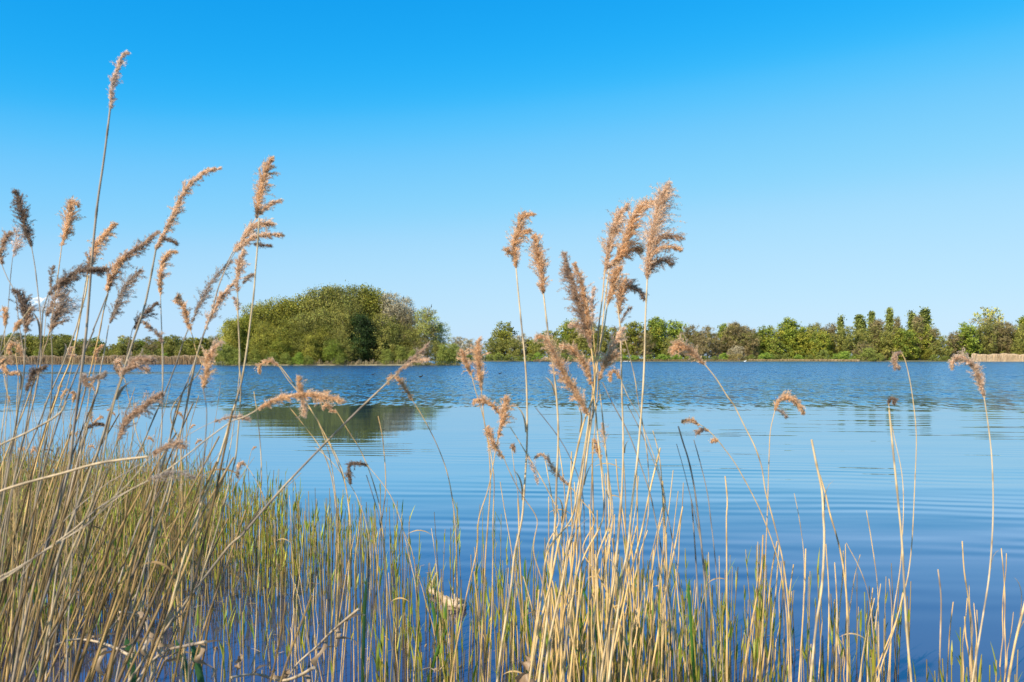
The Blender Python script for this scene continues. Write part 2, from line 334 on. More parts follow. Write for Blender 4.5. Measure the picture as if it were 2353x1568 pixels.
def tree_meshes(kind, seed, wide, mult=1.0):
    """unit-height crown and trunk meshes; wide = crown width / height"""
    k = KIND[kind]; r = np.random.default_rng(seed); z0 = k['z0']; hw = wide / 2 * (.72 if k.get('col') else 1); ls = k['ls'] * (.8 / mult) ** .5 * (1.15 if mult < 2 else 1.1)
    lob = []
    for i in range(k['lobes']):
        if k.get('col'):
            t = (i + .5) / k['lobes']; tp = math.sin(math.pi * min(.99, t * .86 + .13)) ** .75; rad = hw * .45 * tp
            a = r.uniform(0, 6.28); lob.append((rad * .5 * math.cos(a), rad * .5 * math.sin(a), z0 + (1 - z0) * t * .97, hw * .85 * tp, .07))
        else:
            t = (i + r.uniform(0, 1)) / k['lobes']; z = z0 + (1 - z0) * (.10 + .76 * t)
            prof = math.sqrt(max(.05, 1 - ((t - .38) / .72) ** 2)) if z0 > 0 else math.sqrt(max(.05, 1 - t ** 1.6))
            a = i * 2.4 + r.uniform(-.5, .5); rr = hw * prof * r.uniform(.35, .80)
            sz = k['lr'] * r.uniform(.7, 1.15)
            lob.append((rr * math.cos(a), rr * math.sin(a), z, min(sz, hw * .62), sz * .8))
    if not k.get('col'): lob.append((0, 0, z0 + (1 - z0) * .80, k['lr'] * .62, (1 - z0) * .20)); lob.append((hw * .1, 0, .5, hw * .55, .25))
    lob = np.array(lob); n = int(k['n'] * mult); nc = n // 22
    li = r.integers(0, len(lob), nc); d = nrm(r.normal(size=(nc, 3))); q = r.uniform(.45, 1.0, nc)[:, None] ** .6
    cc = lob[li, :3] + d * q * lob[li][:, [3, 3, 4]]
    cc[:, 2] = np.clip(cc[:, 2], .015, .985 - .0)
    pal = np.array(k['c']); tone = r.integers(0, len(pal), len(lob)); ct = np.where(r.random(nc) < .65, tone[li], r.integers(0, len(pal), nc))
    ci = r.integers(0, nc, n)
    P = cc[ci] + r.normal(size=(n, 3)) * k['ls'] * 1.7 * [1, 1, .8]
    P[:, 2] = np.maximum(P[:, 2], .01)
    br = r.uniform(.75, 1.25, nc)[ci] * r.uniform(.8, 1.2, n)
    Cc = pal[ct[ci]] * br[:, None]
    g = Geo(); g.add(*leaves(P, ls, k['sl'], Cc, r))
    # twigs poking past the outline
    m = int(260 * mult); tw = r.integers(0, nc, m); tp = cc[tw]; td = nrm(tp - [0, 0, z0 + .25 * (1 - z0)] + r.normal(size=(m, 3)) * .1)
    tl = r.uniform(.02, .06, m)[:, None]; su = nrm(np.cross(td, r.normal(size=(m, 3)))) * .0018
    V = np.stack([tp - td * tl, tp - td * tl + su * 2, tp + td * tl * .9, tp + td * tl * .9 - su], 1).reshape(-1, 3); i = np.arange(m) * 4
    tc = (.13, .11, .075) if kind not in ('bare', 'pale') else (.24, .2, .15)
    g.add(V, np.stack([i, i + 1, i + 2, i + 3], -1), tc)
    crown = g.mesh('crown', M_LEAF)
    b = Geo(); bc = {'bare': (.24, .21, .16), 'pale': (.2, .18, .15), 'airy': (.36, .34, .30), 'ivy': (.04, .06, .02)}.get(kind, (.12, .10, .075))
    top = .9 if k.get('col') else (.6 if z0 > 0 else .2)
    zt = np.linspace(-.02, top, 8); wob = np.cumsum(r.normal(size=(8, 2)) * .006, 0)
    Pt = np.column_stack([wob, zt]); R0 = .016 if z0 > 0 else .008
    tube(b, Pt, R0 * (1 - .75 * zt / top).clip(.2) * np.where(zt < .02, 1.5, 1), bc, 6)
    for l in lob:
        z = max(.04, l[2] - .12 - .35 * math.hypot(l[0], l[1])); s = np.array([np.interp(z, zt, Pt[:, 0]), np.interp(z, zt, Pt[:, 1]), min(z, top * .97)])
        e = l[:3]; mid = (s + e) / 2 + [0, 0, -.015]
        tube(b, catmull([s, mid, e], .06), np.linspace(R0 * .42, R0 * .12, len(catmull([s, mid, e], .06))), bc, 4, False)
    sub = cc[r.choice(nc, min(nc, 90 if kind in ('bare', 'pale', 'airy') else 40), replace=False)]
    for e in sub:
        l = lob[np.argmin(((lob[:, :3] - e) ** 2).sum(1)), :3]
        tube(b, np.array([l, (l + e) / 2 + r.normal(size=3) * .008, e]), [R0 * .14, R0 * .1, R0 * .04], bc, 3, False)
    return crown, b.mesh('trunk', M_BARK)

PROTO = {}
def proto(kind, variant, wide, mult):
    key = (kind, variant, round(wide * 8) / 8, mult)
    if key not in PROTO: PROTO[key] = tree_meshes(kind, hash((len(kind), ord(kind[0]), ord(kind[-1]), variant, int(wide * 8))) % 9999, key[2], mult)
    return PROTO[key], key[2]

TYPE = {'fresh': ('tree', 'yellow-green spring-leafed tree'), 'bright': ('tree', 'vivid green leafy tree'), 'green': ('tree', 'mid-green leafy tree'),
        'olive': ('tree', 'olive-brown budding tree'), 'bare': ('tree', 'grey-brown nearly leafless tree'), 'pale': ('tree', 'pale blossoming tree'),
        'airy': ('birch_tree', 'thin pale-trunked airy tree'), 'poplar': ('poplar_tree', 'slender columnar poplar'), 'bush': ('shrub', 'rounded olive shrub'),
        'greenbush': ('shrub', 'rounded bright green shrub'), 'tanbush': ('shrub', 'rounded straw-coloured shrub'), 'gorse': ('shrub', 'yellow-flowering gorse bush'),
        'ivy': ('tree', 'very dark ivy-clad tree'), 'apple': ('tree', 'light green bushy tree')}
NAMEFIX = {'tree': 'broadleaf_tree'}
TREES = []
def tree(kind, vx, vtop, vhw, depth, zbase, where, group, mult=1.0, label=None):
    x = (vx - 1176.5) / FPX * depth; h = EYE + (HZ - vtop) / FPX * depth - zbase; w = 2 * vhw / FPX * depth
    (cm, tm), q = proto(kind, random.randrange(3), max(.125, min(1.75, w / h)), mult)
    nm = TYPE[kind][0]; nm = NAMEFIX.get(nm, nm)
    r = empty(nm, (x, depth, zbase)); r.rotation_euler.z = random.uniform(0, 6.28)
    s = (w / q) * 1.0; r.scale = (s, s, h)
    for n_, me in (('crown', cm), ('trunk', tm)):
        c = bpy.data.objects.new(n_, me); COL.objects.link(c); c.parent = r
    TREES.append([r, kind, vx, vtop, where, group, label, nm])
    return r

def Q(x, y): return fv('Q', x, y)
def row(frame, items, where, group, base_depth, zb=.5, mult=1.25):
    for it in items:
        x, y, hw, kind = it[:4]; lab = it[4] if len(it) > 4 else None
        vx, vy = fv(frame, x, y); s = .61276 / FR[frame][2]
        shrub = kind in ('bush', 'greenbush', 'tanbush', 'gorse')
        hgt = HZ - vy
        d = base_depth + (random.uniform(3, 9) if shrub else (12 + max(0, 460 - y) * .06 + random.uniform(0, 22)))
        if kind == 'poplar': d += 45
        tree(kind, vx, vy, hw * s * (1.12 if shrub or kind == 'poplar' else 1.38), d, zb, where, group, mult, lab)

FAR_R = 'on the far right shore'
row('Q', [(15, 175, 62, 'bare'), (75, 168, 55, 'bare'), (135, 195, 55, 'bare'), (175, 240, 45, 'bare'), (45, 350, 60, 'pale'), (120, 345, 50, 'pale'), (215, 240, 50, 'fresh'),
 (300, 196, 72, 'fresh'), (270, 280, 60, 'fresh'), (350, 300, 55, 'olive'), (400, 240, 60, 'fresh'), (470, 140, 75, 'fresh', 'tall rounded yellow-green tree highest of the clump left of the poplars'), (545, 212, 62, 'fresh'),
 (600, 250, 55, 'fresh'), (655, 185, 60, 'olive'), (690, 178, 50, 'bare'), (640, 320, 60, 'fresh'), (720, 240, 60, 'fresh'), (795, 173, 52, 'bare'), (770, 290, 60, 'green'), (830, 260, 55, 'olive'),
 (882, 118, 20, 'poplar', 'thin poplar standing alone leftmost of the poplars'), (930, 205, 58, 'olive'), (950, 300, 60, 'pale'), (1032, 117, 27, 'poplar', 'second poplar from the left, short with a fuller top'),
 (1066, 150, 18, 'poplar', 'smallest poplar, tucked against the second poplar'), (1040, 222, 75, 'olive'), (1132, 90, 21, 'poplar', 'narrow poplar fourth from the left'), (1120, 215, 80, 'olive'), (1185, 145, 36, 'bare'),
 (1160, 305, 72, 'bare'), (1060, 315, 70, 'bare'), (1275, 58, 38, 'poplar', 'tallest and broadest dark poplar in the middle of the poplars'), (1230, 232, 60, 'olive'), (1285, 235, 50, 'bare'), (1335, 125, 12, 'bare'),
 (1350, 200, 58, 'olive'), (1260, 290, 62, 'bright', 'vivid green low tree at the water edge below the tallest poplar'), (1400, 225, 60, 'fresh'), (1454, 83, 24, 'poplar', 'poplar second from the right'), (1460, 230, 60, 'fresh'),
 (1505, 112, 26, 'bare'), (1556, 60, 33, 'poplar', 'pointed rightmost poplar, nearly as tall as the tallest'), (1560, 190, 70, 'fresh', 'cone-shaped yellow-green tree under the rightmost poplar'), (1420, 320, 60, 'fresh'), (1530, 300, 75, 'fresh'), (1615, 218, 34, 'bare'),
 (1600, 380, 50, 'green'), (1690, 285, 62, 'olive'), (1790, 232, 60, 'bare'), (1890, 182, 68, 'bright', 'round green tree rising right of the gap in the skyline'), (1850, 255, 70, 'olive'), (1755, 330, 62, 'olive'), (1740, 390, 45, 'fresh'),
 (1940, 260, 60, 'olive'), (2062, 45, 82, 'airy', 'tall airy pale tree standing above the right end of the wood'), (2010, 190, 75, 'olive'), (2090, 165, 60, 'bare'), (2140, 205, 72, 'olive'), (1890, 345, 48, 'fresh'), (2020, 320, 40, 'airy', 'leaning white-trunked birch beside the right reed bed'),
 (2190, 160, 50, 'bare'), (2250, 168, 70, 'bare'), (2255, 265, 80, 'fresh'), (2348, 128, 40, 'fresh'), (2340, 200, 60, 'olive'), (2160, 330, 70, 'olive'), (2330, 300, 60, 'olive'), (2430, 180, 80, 'olive'), (2500, 220, 80, 'fresh')],
 FAR_R, 'trees along the far right shore', DR)
row('Q', [(65, 420, 62, 'tanbush'), (165, 430, 52, 'bush'), (275, 415, 68, 'greenbush'), (370, 430, 50, 'bush'), (440, 420, 45, 'bush'), (545, 430, 50, 'greenbush'), (640, 432, 45, 'bush'), (740, 393, 68, 'bush'),
 (850, 425, 55, 'greenbush'), (920, 405, 75, 'greenbush'), (1000, 425, 50, 'bush'), (1095, 378, 88, 'bush'), (1190, 420, 50, 'bush'), (1300, 445, 35, 'greenbush'), (1640, 430, 50, 'bush'), (1720, 440, 50, 'bush'), (1820, 440, 55, 'bush'), (1900, 450, 50, 'greenbush')],
 FAR_R, 'shrubs along the far right shore', DR)
MIDR = 'on the shore behind the central reeds'
row('P', [(20, 330, 60, 'olive'), (150, 285, 62, 'pale'), (235, 300, 58, 'pale'), (300, 340, 50, 'bare'), (90, 380, 60, 'olive'), (420, 290, 60, 'olive'), (520, 172, 84, 'green', 'big rounded green tree standing highest right of the island'), (480, 300, 75, 'olive'), (590, 300, 60, 'olive'), (640, 262, 50, 'pale'),
 (700, 290, 50, 'bare'), (745, 305, 45, 'fresh'), (800, 300, 60, 'olive'), (870, 240, 62, 'green'), (930, 300, 60, 'olive'), (1035, 148, 78, 'fresh', 'tall yellow-green tree behind the leaning plumes'), (990, 310, 60, 'bare'), (1110, 220, 75, 'olive'), (1180, 190, 60, 'olive'), (1250, 180, 60, 'bare'), (1330, 200, 62, 'olive'),
 (1400, 200, 60, 'bare'), (1470, 230, 60, 'olive'), (1555, 174, 72, 'green'), (1590, 280, 60, 'bare'), (1640, 240, 62, 'bare'), (1735, 132, 64, 'fresh', 'tall pale green tree right of the blue-shaded reed stem'), (1700, 260, 62, 'bare'), (1780, 240, 60, 'bare'), (1888, 160, 66, 'bright', 'vivid green tree left of the bare grove'), (1850, 290, 60, 'olive'), (1940, 280, 62, 'olive'),
 (2005, 188, 66, 'bare'), (2060, 220, 60, 'bare'), (2150, 195, 60, 'bare'), (2110, 270, 60, 'bare'), (2200, 280, 50, 'bare'), (2290, 185, 62, 'fresh'), (2340, 170, 44, 'bare'), (2250, 300, 50, 'bare')],
 MIDR, 'trees on the far shore behind the central reeds', DR)
row('P', [(60, 420, 50, 'bush'), (125, 405, 55, 'bush'), (230, 430, 55, 'bush'), (320, 420, 60, 'bush'), (400, 425, 55, 'bush'), (470, 415, 55, 'bush'), (560, 430, 60, 'bush'), (640, 440, 50, 'bush'), (720, 420, 55, 'bush'), (790, 412, 55, 'greenbush'), (890, 430, 60, 'bush'), (980, 420, 60, 'bush'), (1070, 430, 60, 'greenbush'),
 (1160, 435, 60, 'bush'), (1260, 430, 60, 'greenbush'), (1360, 425, 60, 'bush'), (1470, 430, 60, 'greenbush'), (1560, 435, 60, 'greenbush'), (1670, 430, 60, 'bush'), (1790, 425, 75, 'greenbush'), (1900, 430, 65, 'greenbush'), (2010, 440, 60, 'bush'), (2110, 440, 60, 'bush'), (2200, 440, 50, 'bush'), (2275, 415, 46, 'greenbush'), (2340, 425, 50, 'tanbush')],
 MIDR, 'shrubs on the far shore behind the central reeds', DR)
FAR_L = 'on the far left shore'
lt = []
prof = [(-60, 320), (0, 320), (200, 298), (400, 335), (650, 300), (750, 315), (830, 375), (900, 355), (1080, 330), (1130, 425), (1280, 415), (1350, 385), (1450, 375), (1600, 342), (1750, 372), (1850, 322), (2050, 330), (2200, 352), (2353, 330), (2700, 330)]
kx = ['olive', 'bare', 'olive', 'fresh', 'bare', 'bare', 'olive', 'green', 'bare', 'olive', 'olive', 'bare', 'green', 'olive', 'green', 'olive', 'fresh', 'bare', 'olive', 'fresh', 'green', 'olive', 'bare', 'green']
x = -70
j = 0
while x < 2700:
    y = float(np.interp(x, [p[0] for p in prof], [p[1] for p in prof]))
    k_ = kx[j % len(kx)]
    lt.append((x, y + random.uniform(-12, 14), 62 + random.uniform(-8, 14), k_))
    lt.append((x + 40, y + 75 + random.uniform(0, 45), 68, ['olive', 'green', 'olive', 'fresh', 'olive'][j % 5])); x += 60; j += 1
lt.append((1355, 318, 60, 'airy', 'bare thin-crowned tree sticking up above the far left wood')); lt.append((1420, 335, 40, 'bare'))
row('S', lt, FAR_L, 'trees along the far left shore', DL + 24, .5, 1.1)
row('S', [(1825, 515, 45, 'greenbush'), (1758, 590, 26, 'gorse', 'yellow-flowering gorse bush at the far left water edge'), (1640, 520, 50, 'bush'), (1560, 525, 40, 'bush')], FAR_L, 'shrubs along the far left shore', DL + 2, .4, .7)

# trees of the island (frame T)
ISL = 'on the island'
def isl(items, group, mult=4.0):
    for it in items:
        x, y, hw, kind, dd = it[:5]; lab = it[5] if len(it) > 5 else None
        vx, vy = fv('T', x, y); s = .61276 / 2.353
        tree(kind, vx, vy, hw * s, DI + dd, .7 if dd > 3 else .25, ISL, group, mult, lab)
isl([(265, 375, 95, 'apple', 6, 'pale yellow-green small tree at the left end of the island'), (360, 345, 90, 'apple', 10), (420, 335, 110, 'fresh', 9), (520, 225, 150, 'apple', 12), (640, 225, 170, 'green', 11), (600, 400, 150, 'apple', 5),
 (760, 190, 190, 'green', 14), (900, 160, 200, 'green', 13), (1030, 95, 210, 'olive', 15), (760, 380, 170, 'green', 6), (1140, 75, 180, 'green', 17), (1250, 85, 230, 'olive', 12, 'tallest olive-green tree crowning the middle of the island'), (1360, 90, 190, 'olive', 15),
 (1470, 85, 150, 'green', 13), (1560, 110, 130, 'green', 12), (960, 300, 180, 'olive', 7), (1130, 260, 190, 'olive', 8), (1330, 240, 190, 'olive', 8), (1500, 250, 170, 'olive', 12), (1600, 190, 170, 'olive', 14),
 (1430, 330, 130, 'ivy', 5, 'very dark ivy-clad tree right of the island centre'), (1560, 380, 130, 'ivy', 7, 'dark ivy-smothered tree behind the dry reeds right on the island'), (1700, 150, 150, 'pale', 10, 'pale grey blossoming tree high on the right side of the island'), (1790, 190, 140, 'pale', 12, 'second pale blossoming tree, on the right shoulder of the island'),
 (1650, 330, 140, 'olive', 6), (1830, 320, 130, 'bare', 9), (1750, 420, 130, 'olive', 7), (1900, 450, 120, 'olive', 6), (2010, 262, 100, 'airy', 7, 'white-trunked birch standing apart at the right end of the island'), (2110, 400, 90, 'airy', 9, 'drooping thin birch outermost on the right of the island'),
 (1970, 520, 110, 'bare', 5), (2080, 560, 90, 'olive', 5), (560, 520, 130, 'green', 3), (900, 480, 140, 'green', 4), (1080, 430, 130, 'green', 5), (1220, 440, 130, 'olive', 4), (985, 500, 75, 'apple', 2, 'light yellow-green small tree low in front of the island wood'), (1190, 540, 100, 'bright', 2, 'fresh green low tree under the island crown, near centre'), (1340, 560, 90, 'olive', 3), (700, 530, 120, 'fresh', 3)],
 'trees crowding the island')
isl([(230, 590, 95, 'bush', 2), (330, 640, 70, 'bush', 1), (500, 640, 85, 'bush', 1), (640, 660, 75, 'bush', .5), (760, 670, 80, 'bush', .5), (880, 665, 75, 'greenbush', .5), (960, 690, 60, 'bush', 0), (2240, 590, 80, 'bush', 3), (2150, 600, 70, 'bush', 2), (1650, 640, 70, 'bush', 2), (1900, 640, 80, 'bush', 2), (1780, 610, 80, 'bush', 3), (1250, 660, 70, 'bush', 1)],
 'shrubs at the foot of the island wood', 3.2)

def ordinal(i):
    w = ['', 'first', 'second', 'third', 'fourth', 'fifth', 'sixth', 'seventh', 'eighth', 'ninth', 'tenth', 'eleventh', 'twelfth', 'thirteenth', 'fourteenth', 'fifteenth', 'sixteenth', 'seventeenth', 'eighteenth', 'nineteenth', 'twentieth']
    if i <= 20: return w[i]
    return {2: 'twenty-', 3: 'thirty-', 4: 'forty-'}[i // 10] + w[i % 10] if i % 10 else {3: 'thirtieth', 4: 'fortieth'}[i // 10]
bykey = {}
for t in TREES: bykey.setdefault((t[1], t[4]), []).append(t)
for (kind, where), ts in bykey.items():
    ts = [t for t in ts if -20 < t[2] < 2373] + [t for t in ts if not -20 < t[2] < 2373]
    plain = sorted([t for t in ts if not t[6]], key=lambda t: t[2])
    for i, t in enumerate(plain, 1):
        nm = TYPE[kind][1]
        t[6] = ('the only ' + nm + ' ' + where) if len(plain) == 1 else (ordinal(i) + ' ' + nm + ' from the left ' + where)
for r, kind, vx, vt, where, group, lab, nm in TREES:
    tag(r, lab, {'broadleaf_tree': 'tree', 'shrub': 'shrub', 'birch_tree': 'birch', 'poplar_tree': 'poplar'}[nm], group)

# ------------------------------------------------------------------ reed beds and dry banks far off: nobody could count their stems
def far_reeds(name, pts, n, h, cols, seed, depthrange=8, w=.07, label=None):
    """pts: (V x, depth) of the front edge"""
    r = np.random.default_rng(seed); t = r.uniform(0, len(pts) - 1, n); vx = np.interp(t, range(len(pts)), [p[0] for p in pts]); d = np.interp(t, range(len(pts)), [p[1] for p in pts])
    d = d + r.uniform(0, 1, n) ** 1.5 * depthrange; X = (vx - 1176.5) / FPX * d; hh = h * r.uniform(.72, 1.06, n) * (1 + .07 * np.sin(vx / 13) + .05 * np.sin(vx / 3.7))
    if name.startswith('island'): hh = hh * (.35 + .8 * (np.sin(vx * .31) * np.sin(vx * .11 + 2) * .5 + .5)) * r.uniform(.6, 1.15, n)
    lean = r.normal(size=(n, 2)) * .12 * hh[:, None]; P = np.column_stack([X, d, np.full(n, .02)])
    T = P + np.column_stack([lean * .7, hh]); s = np.column_stack([np.full(n, w / 2), r.normal(size=n) * w / 2, np.zeros(n)])
    V = np.stack([P - s * .6, P + s * .6, T + s * 1.3, T + [[0, 0, .15]] - s * .5], 1).reshape(-1, 3); i = np.arange(n) * 4
    C = np.array(cols)[r.integers(0, len(cols), n)] * r.uniform(.75, 1.2, n)[:, None]
    g = Geo(); g.add(V, np.stack([i, i + 1, i + 2, i + 3], -1), np.repeat(C, 4, 0)); o = g.obj(name, M_BLADE); tag(o, label, 'reeds', None, 'stuff'); return o
TAN = [(.50, .34, .19), (.57, .40, .23), (.42, .28, .15)]
far_reeds('distant_reed_bed', [(-60, DL + .5), (490, DL + 1)], 30000, 2.4, TAN, 1, 14, .07, 'wide tan reed bed along the far left shore')
far_reeds('far_bank_grass', [(1225, DR + .5), (1700, DR + 1)], 6000, 1.1, [(.30, .2, .10), (.36, .24, .12), (.2, .16, .07)], 2, 5, .22, 'low brown dry grass edging the far shore behind the central reeds')
far_reeds('far_shore_grass', [(1720, DR + .5), (1975, DR + .5)], 4000, 1.2, [(.5, .36, .2), (.42, .3, .15)], 3, 4, .22, 'pale dry grass spit below the poplars')
far_reeds('right_reed_bed', [(2235, DR - 3), (2420, DR - 6)], 22000, 4.0, [(.70, .52, .32), (.78, .58, .37)], 4, 14, .13, 'pale straw reed bed at the right edge of the far shore')
far_reeds('island_reeds', [(fv('T', 1000, 0)[0], DI + .2), (fv('T', 1850, 0)[0], DI + .2)], 1500, 1.5, [(.38, .3, .17), (.3, .22, .12), (.16, .15, .06), (.45, .34, .2)], 5, 3, .07, 'dry reeds and grasses fringing the island shore')
far_reeds('island_fringe', [(fv('T', 120, 0)[0], DI + .3), (fv('T', 2300, 0)[0], DI + .8)], 3000, .8, [(.38, .3, .17), (.24, .22, .09), (.16, .16, .06)], 6, 2.5, .08, 'low grass along the waterline of the island')

# ------------------------------------------------------------------ reeds
STRAW = np.array([(.70, .45, .17), (.76, .50, .21), (.62, .39, .15), (.68, .47, .22)])
SHADED_BROWN = np.array([(.38, .24, .085), (.27, .165, .06), (.50, .32, .13), (.19, .12, .05)])  # browns of the left thicket with its shade mixed in
TONE = {'orange': (.96, .66, .40), 'tan': (.95, .70, .49), 'pink': (.92, .72, .58), 'brown': (.70, .50, .35), 'dark': (.36, .26, .19), 'grey': (.56, .45, .36)}

def extend_down(P):
    """carry a traced stem on to its root below the water or ground"""
    P = [np.array(p) for p in P]; d = nrm(P[-1] - P[max(0, len(P) - 4)]); p = P[-1].copy()
    for _ in range(60):
        if p[2] < -.15: break
        d = nrm(d * .82 + np.array([0, 0, -1.]) * .18); p = p + d * .12; P.append(p.copy())
    return np.array(P)

def stem_tube(g, P, r0, r1, base, seed, dark=.3):
    """straw stem, thin at the top (first point), with nodes and darker sheathed stretches"""
    r = np.random.default_rng(seed); n = len(P); s = np.concatenate([[0], np.cumsum(np.linalg.norm(np.diff(P, axis=0), axis=1))])
    t = s / s[-1]; R = r0 + (r1 - r0) * t ** .7
    C = np.tile(base, (n, 1)) * (1 + .05 * r.normal(size=n))[:, None]
    q = r.uniform(.05, .2)
    while q < s[-1]:
        near = abs(s - q); R = R * (1 + .18 * (near < .012)); C[near < .014] *= .62
        if r.random() < dark:
            ln = r.uniform(.05, .16); m = (s > q) & (s < q + ln); C[m] = C[m] * .45 + np.array([.06, .055, .06]); 
        q += r.uniform(.14, .26)
    tube(g, P, R, C, 6)

def plume_geo(g, S, hw, tone, density, seed, wind=1.0):
    """feathery panicle round the spine S (first point = tip), half width hw in metres: silky strands of fine spikelets"""
    r = np.random.default_rng(seed); s = np.concatenate([[0], np.cumsum(np.linalg.norm(np.diff(S, axis=0), axis=1))]); Lt = s[-1]
    tone = np.array(TONE[tone]); T = nrm(np.gradient(S, axis=0))
    nb = int(np.clip(Lt / .0014 * density, 50, 600)); t = np.sort(r.uniform(0, 1, nb) ** .9)
    ip = lambda A: np.column_stack([np.interp(t * Lt, s, A[:, c]) for c in range(3)])
    p = ip(S); up = nrm(-ip(T)); prof = np.minimum(1, (t + .05) / .42) ** .8 * np.where(t < .74, 1, np.maximum(.30, 1 - (t - .74) / .26 * .7))
    whorl = np.sin(t * Lt / .055 * 6.28 + seed) * .22 + 1          # tufts along the spine
    rad = nrm(np.cross(up, r.normal(size=(nb, 3)))); w = np.array([.85, .10, -.22]) * wind
    Lb = hw * prof * whorl * r.uniform(.8, 2.5, nb); sp = r.uniform(.15, .62, nb)[:, None]
    d = nrm(up * (1.2 - sp) + rad * sp + w * r.uniform(.05, .7, nb)[:, None]); bt = r.uniform(.82, 1.16, nb)
    M = 16; q = p.copy(); step = (Lb / M)[:, None]; bend = r.normal(size=(nb, 3)) * .03
    for i in range(M):
        f = i / M; d = nrm(d + w * .03 + bend + np.array([0, 0, -.045]) * f + r.normal(size=(nb, 3)) * .045); q = q + d * step
        live = r.random(nb) < np.clip(Lb / .05, .35, 1)
        for _ in range(3 if density > .85 else 2):
            n = live.sum(); dd = d[live]; sd = nrm(dd + r.normal(size=(n, 3)) * .30); ln = r.uniform(.003, .0072, n)[:, None]; wd = r.uniform(.0006, .0013, n)[:, None]
            su = nrm(np.cross(sd, r.normal(size=(n, 3)))) * wd; c0 = q[live] + r.normal(size=(n, 3)) * .0021
            V = np.stack([c0 - sd * ln * .5, c0 + su, c0 + sd * ln, c0 - su], 1).reshape(-1, 3)
            c = tone * (bt[live] * r.uniform(.75, 1.25, n) * np.where(r.random(n) < .10, .5, 1))[:, None]; k = np.arange(n) * 4
            g.add(V, np.stack([k, k + 1, k + 2, k + 3], -1), np.repeat(c, 4, 0))

SID = [100]
def reed(label, d, wpx, plumes, stem, base=None, dtop=.0, group=None, leaf=None, dark=.3, cat='reed', name=None):
    """plumes: list of (frame, spine from tip to foot, half width in frame px, tone, density); stem: list of (frame, points downward)"""
    SID[0] += 1; sd_ = SID[0]; r = np.random.default_rng(sd_)
    V2 = read(stem); ys = [v[1] for v in V2]
    allp = V2 + [q for pl in plumes for q in read([(pl[0], pl[1])])]; y0 = min(p[1] for p in allp); y1 = 1568.
    dep = lambda y: d + dtop * (y1 - y) / max(200., y1 - y0)
    P3 = np.array([at(x, y, dep(y)) for x, y in V2]); P3 = catmull(P3, .012 * d / 3); P3 = extend_down(P3[::3] if len(P3) > 12 else P3)
    root = empty(name or ('plumed_reed' if plumes else 'reed_stalk'), tuple(P3[-1])); o = P3[-1]
    if base is None: base = STRAW[r.integers(0, len(STRAW))]
    g = Geo(); rb = wpx / 3326. * d / 2 * 1.12; stem_tube(g, catmull(P3, .03), rb * (.45 if plumes else .7), rb, base, sd_, dark)
    g.v = [v - o for v in g.v]; g.obj('stem', M_STEM, root, smooth=True)
    for pl in plumes:
        f, pts, hw, tone = pl[:4]; dens = pl[4] if len(pl) > 4 else 1.0; wind = pl[5] if len(pl) > 5 else 1.0
        q = [at(x, y, dep(y) + .002 * i) for i, (x, y) in enumerate(read([(f, pts)]))]; q = catmull(q, .008)
        g = Geo(); plume_geo(g, q, hw / FR[f][2] / 3326 * d * .80, tone, dens, sd_ * 7 + int(pts[0][0]), wind)
        tube(g, q, .0009, np.array(TONE[tone]) * .7, 3, False)
        g.v = [v - o for v in g.v]; g.obj('plume', M_PLUME, root)
    for u_ in range(int(r.integers(0, 3)) if wpx >= 7 else 0):      # dry sheaths peeling off the stem
        i = int(r.integers(len(P3) // 5, len(P3) * 4 // 5)); L_ = r.uniform(.06, .17); u = np.linspace(0, 1, 9); s_ = r.choice([-1, 1]); tn = nrm(P3[i - 1] - P3[i])
        q = P3[i] + tn * (L_ * u)[:, None] + np.column_stack([s_ * (rb + L_ * .32 * u ** 2.2), .1 * L_ * u, -.22 * L_ * u ** 3]); g = Geo()
        ribbon(g, q, rb * np.array([1.0, 1.25, 1.3, 1.2, 1.1, .9, .7, .45, .08]), (.5, .8, .2), np.array(base) * r.uniform(.7, 1.05)); g.v = [v - o for v in g.v]; g.obj('leaf', M_BLADE, root)
    for lf in (leaf or []):
        f, pts, w = lf[:3]; q = catmull([at(x, y, dep(y)) for x, y in read([(f, pts)])], .01); m = len(q); u = np.linspace(0, 1, m)
        g = Geo(); ribbon(g, q, w * np.sin(np.clip(u * 2.8 + .3, 0, math.pi)).clip(.05), (.2, .9, .3), base * .85); g.v = [v - o for v in g.v]; g.obj('leaf', M_BLADE, root)
    tag(root, label, cat, group); return root

LG = 'plumed reeds leaning on the left'; CG = 'plumed reeds of the central clump'; RG = 'reeds standing apart on the right'; MG = 'thin nodding reeds left of centre'
B_ = np.array
# ---- left side
reed('tallest reed of all, its slim pinkish plume alone high in the sky on the left', 2.7, 14, [('Z', [(582, 118), (565, 118), (545, 145), (522, 215), (505, 290), (499, 372)], 21, 'pink', 1.25, .4)],
     [('Z', [(499, 368), (470, 600), (445, 770), (428, 920), (412, 1100), (400, 1260)]), ('C', [(845, 250), (815, 500), (785, 750), (745, 1050), (710, 1300), (680, 1568)]), ('J', [(250, 830), (170, 1080), (110, 1310), (60, 1568)])], B_((.36, .28, .2)), 0, LG)
reed('reed with dark brown ragged plume, leftmost of the tall ones', 3.0, 7, [('A', [(135, 185), (165, 210), (195, 320), (225, 430), (245, 540), (285, 660), (308, 720)], 75, 'dark', 1.5, .25)],
     [('A', [(308, 715), (345, 930), (375, 1200), (395, 1380), (403, 1560)]), ('C', [(403, 300), (400, 500), (375, 700), (330, 930), (270, 1150), (220, 1350), (160, 1568)])], B_((.4, .3, .2)), 0, LG)
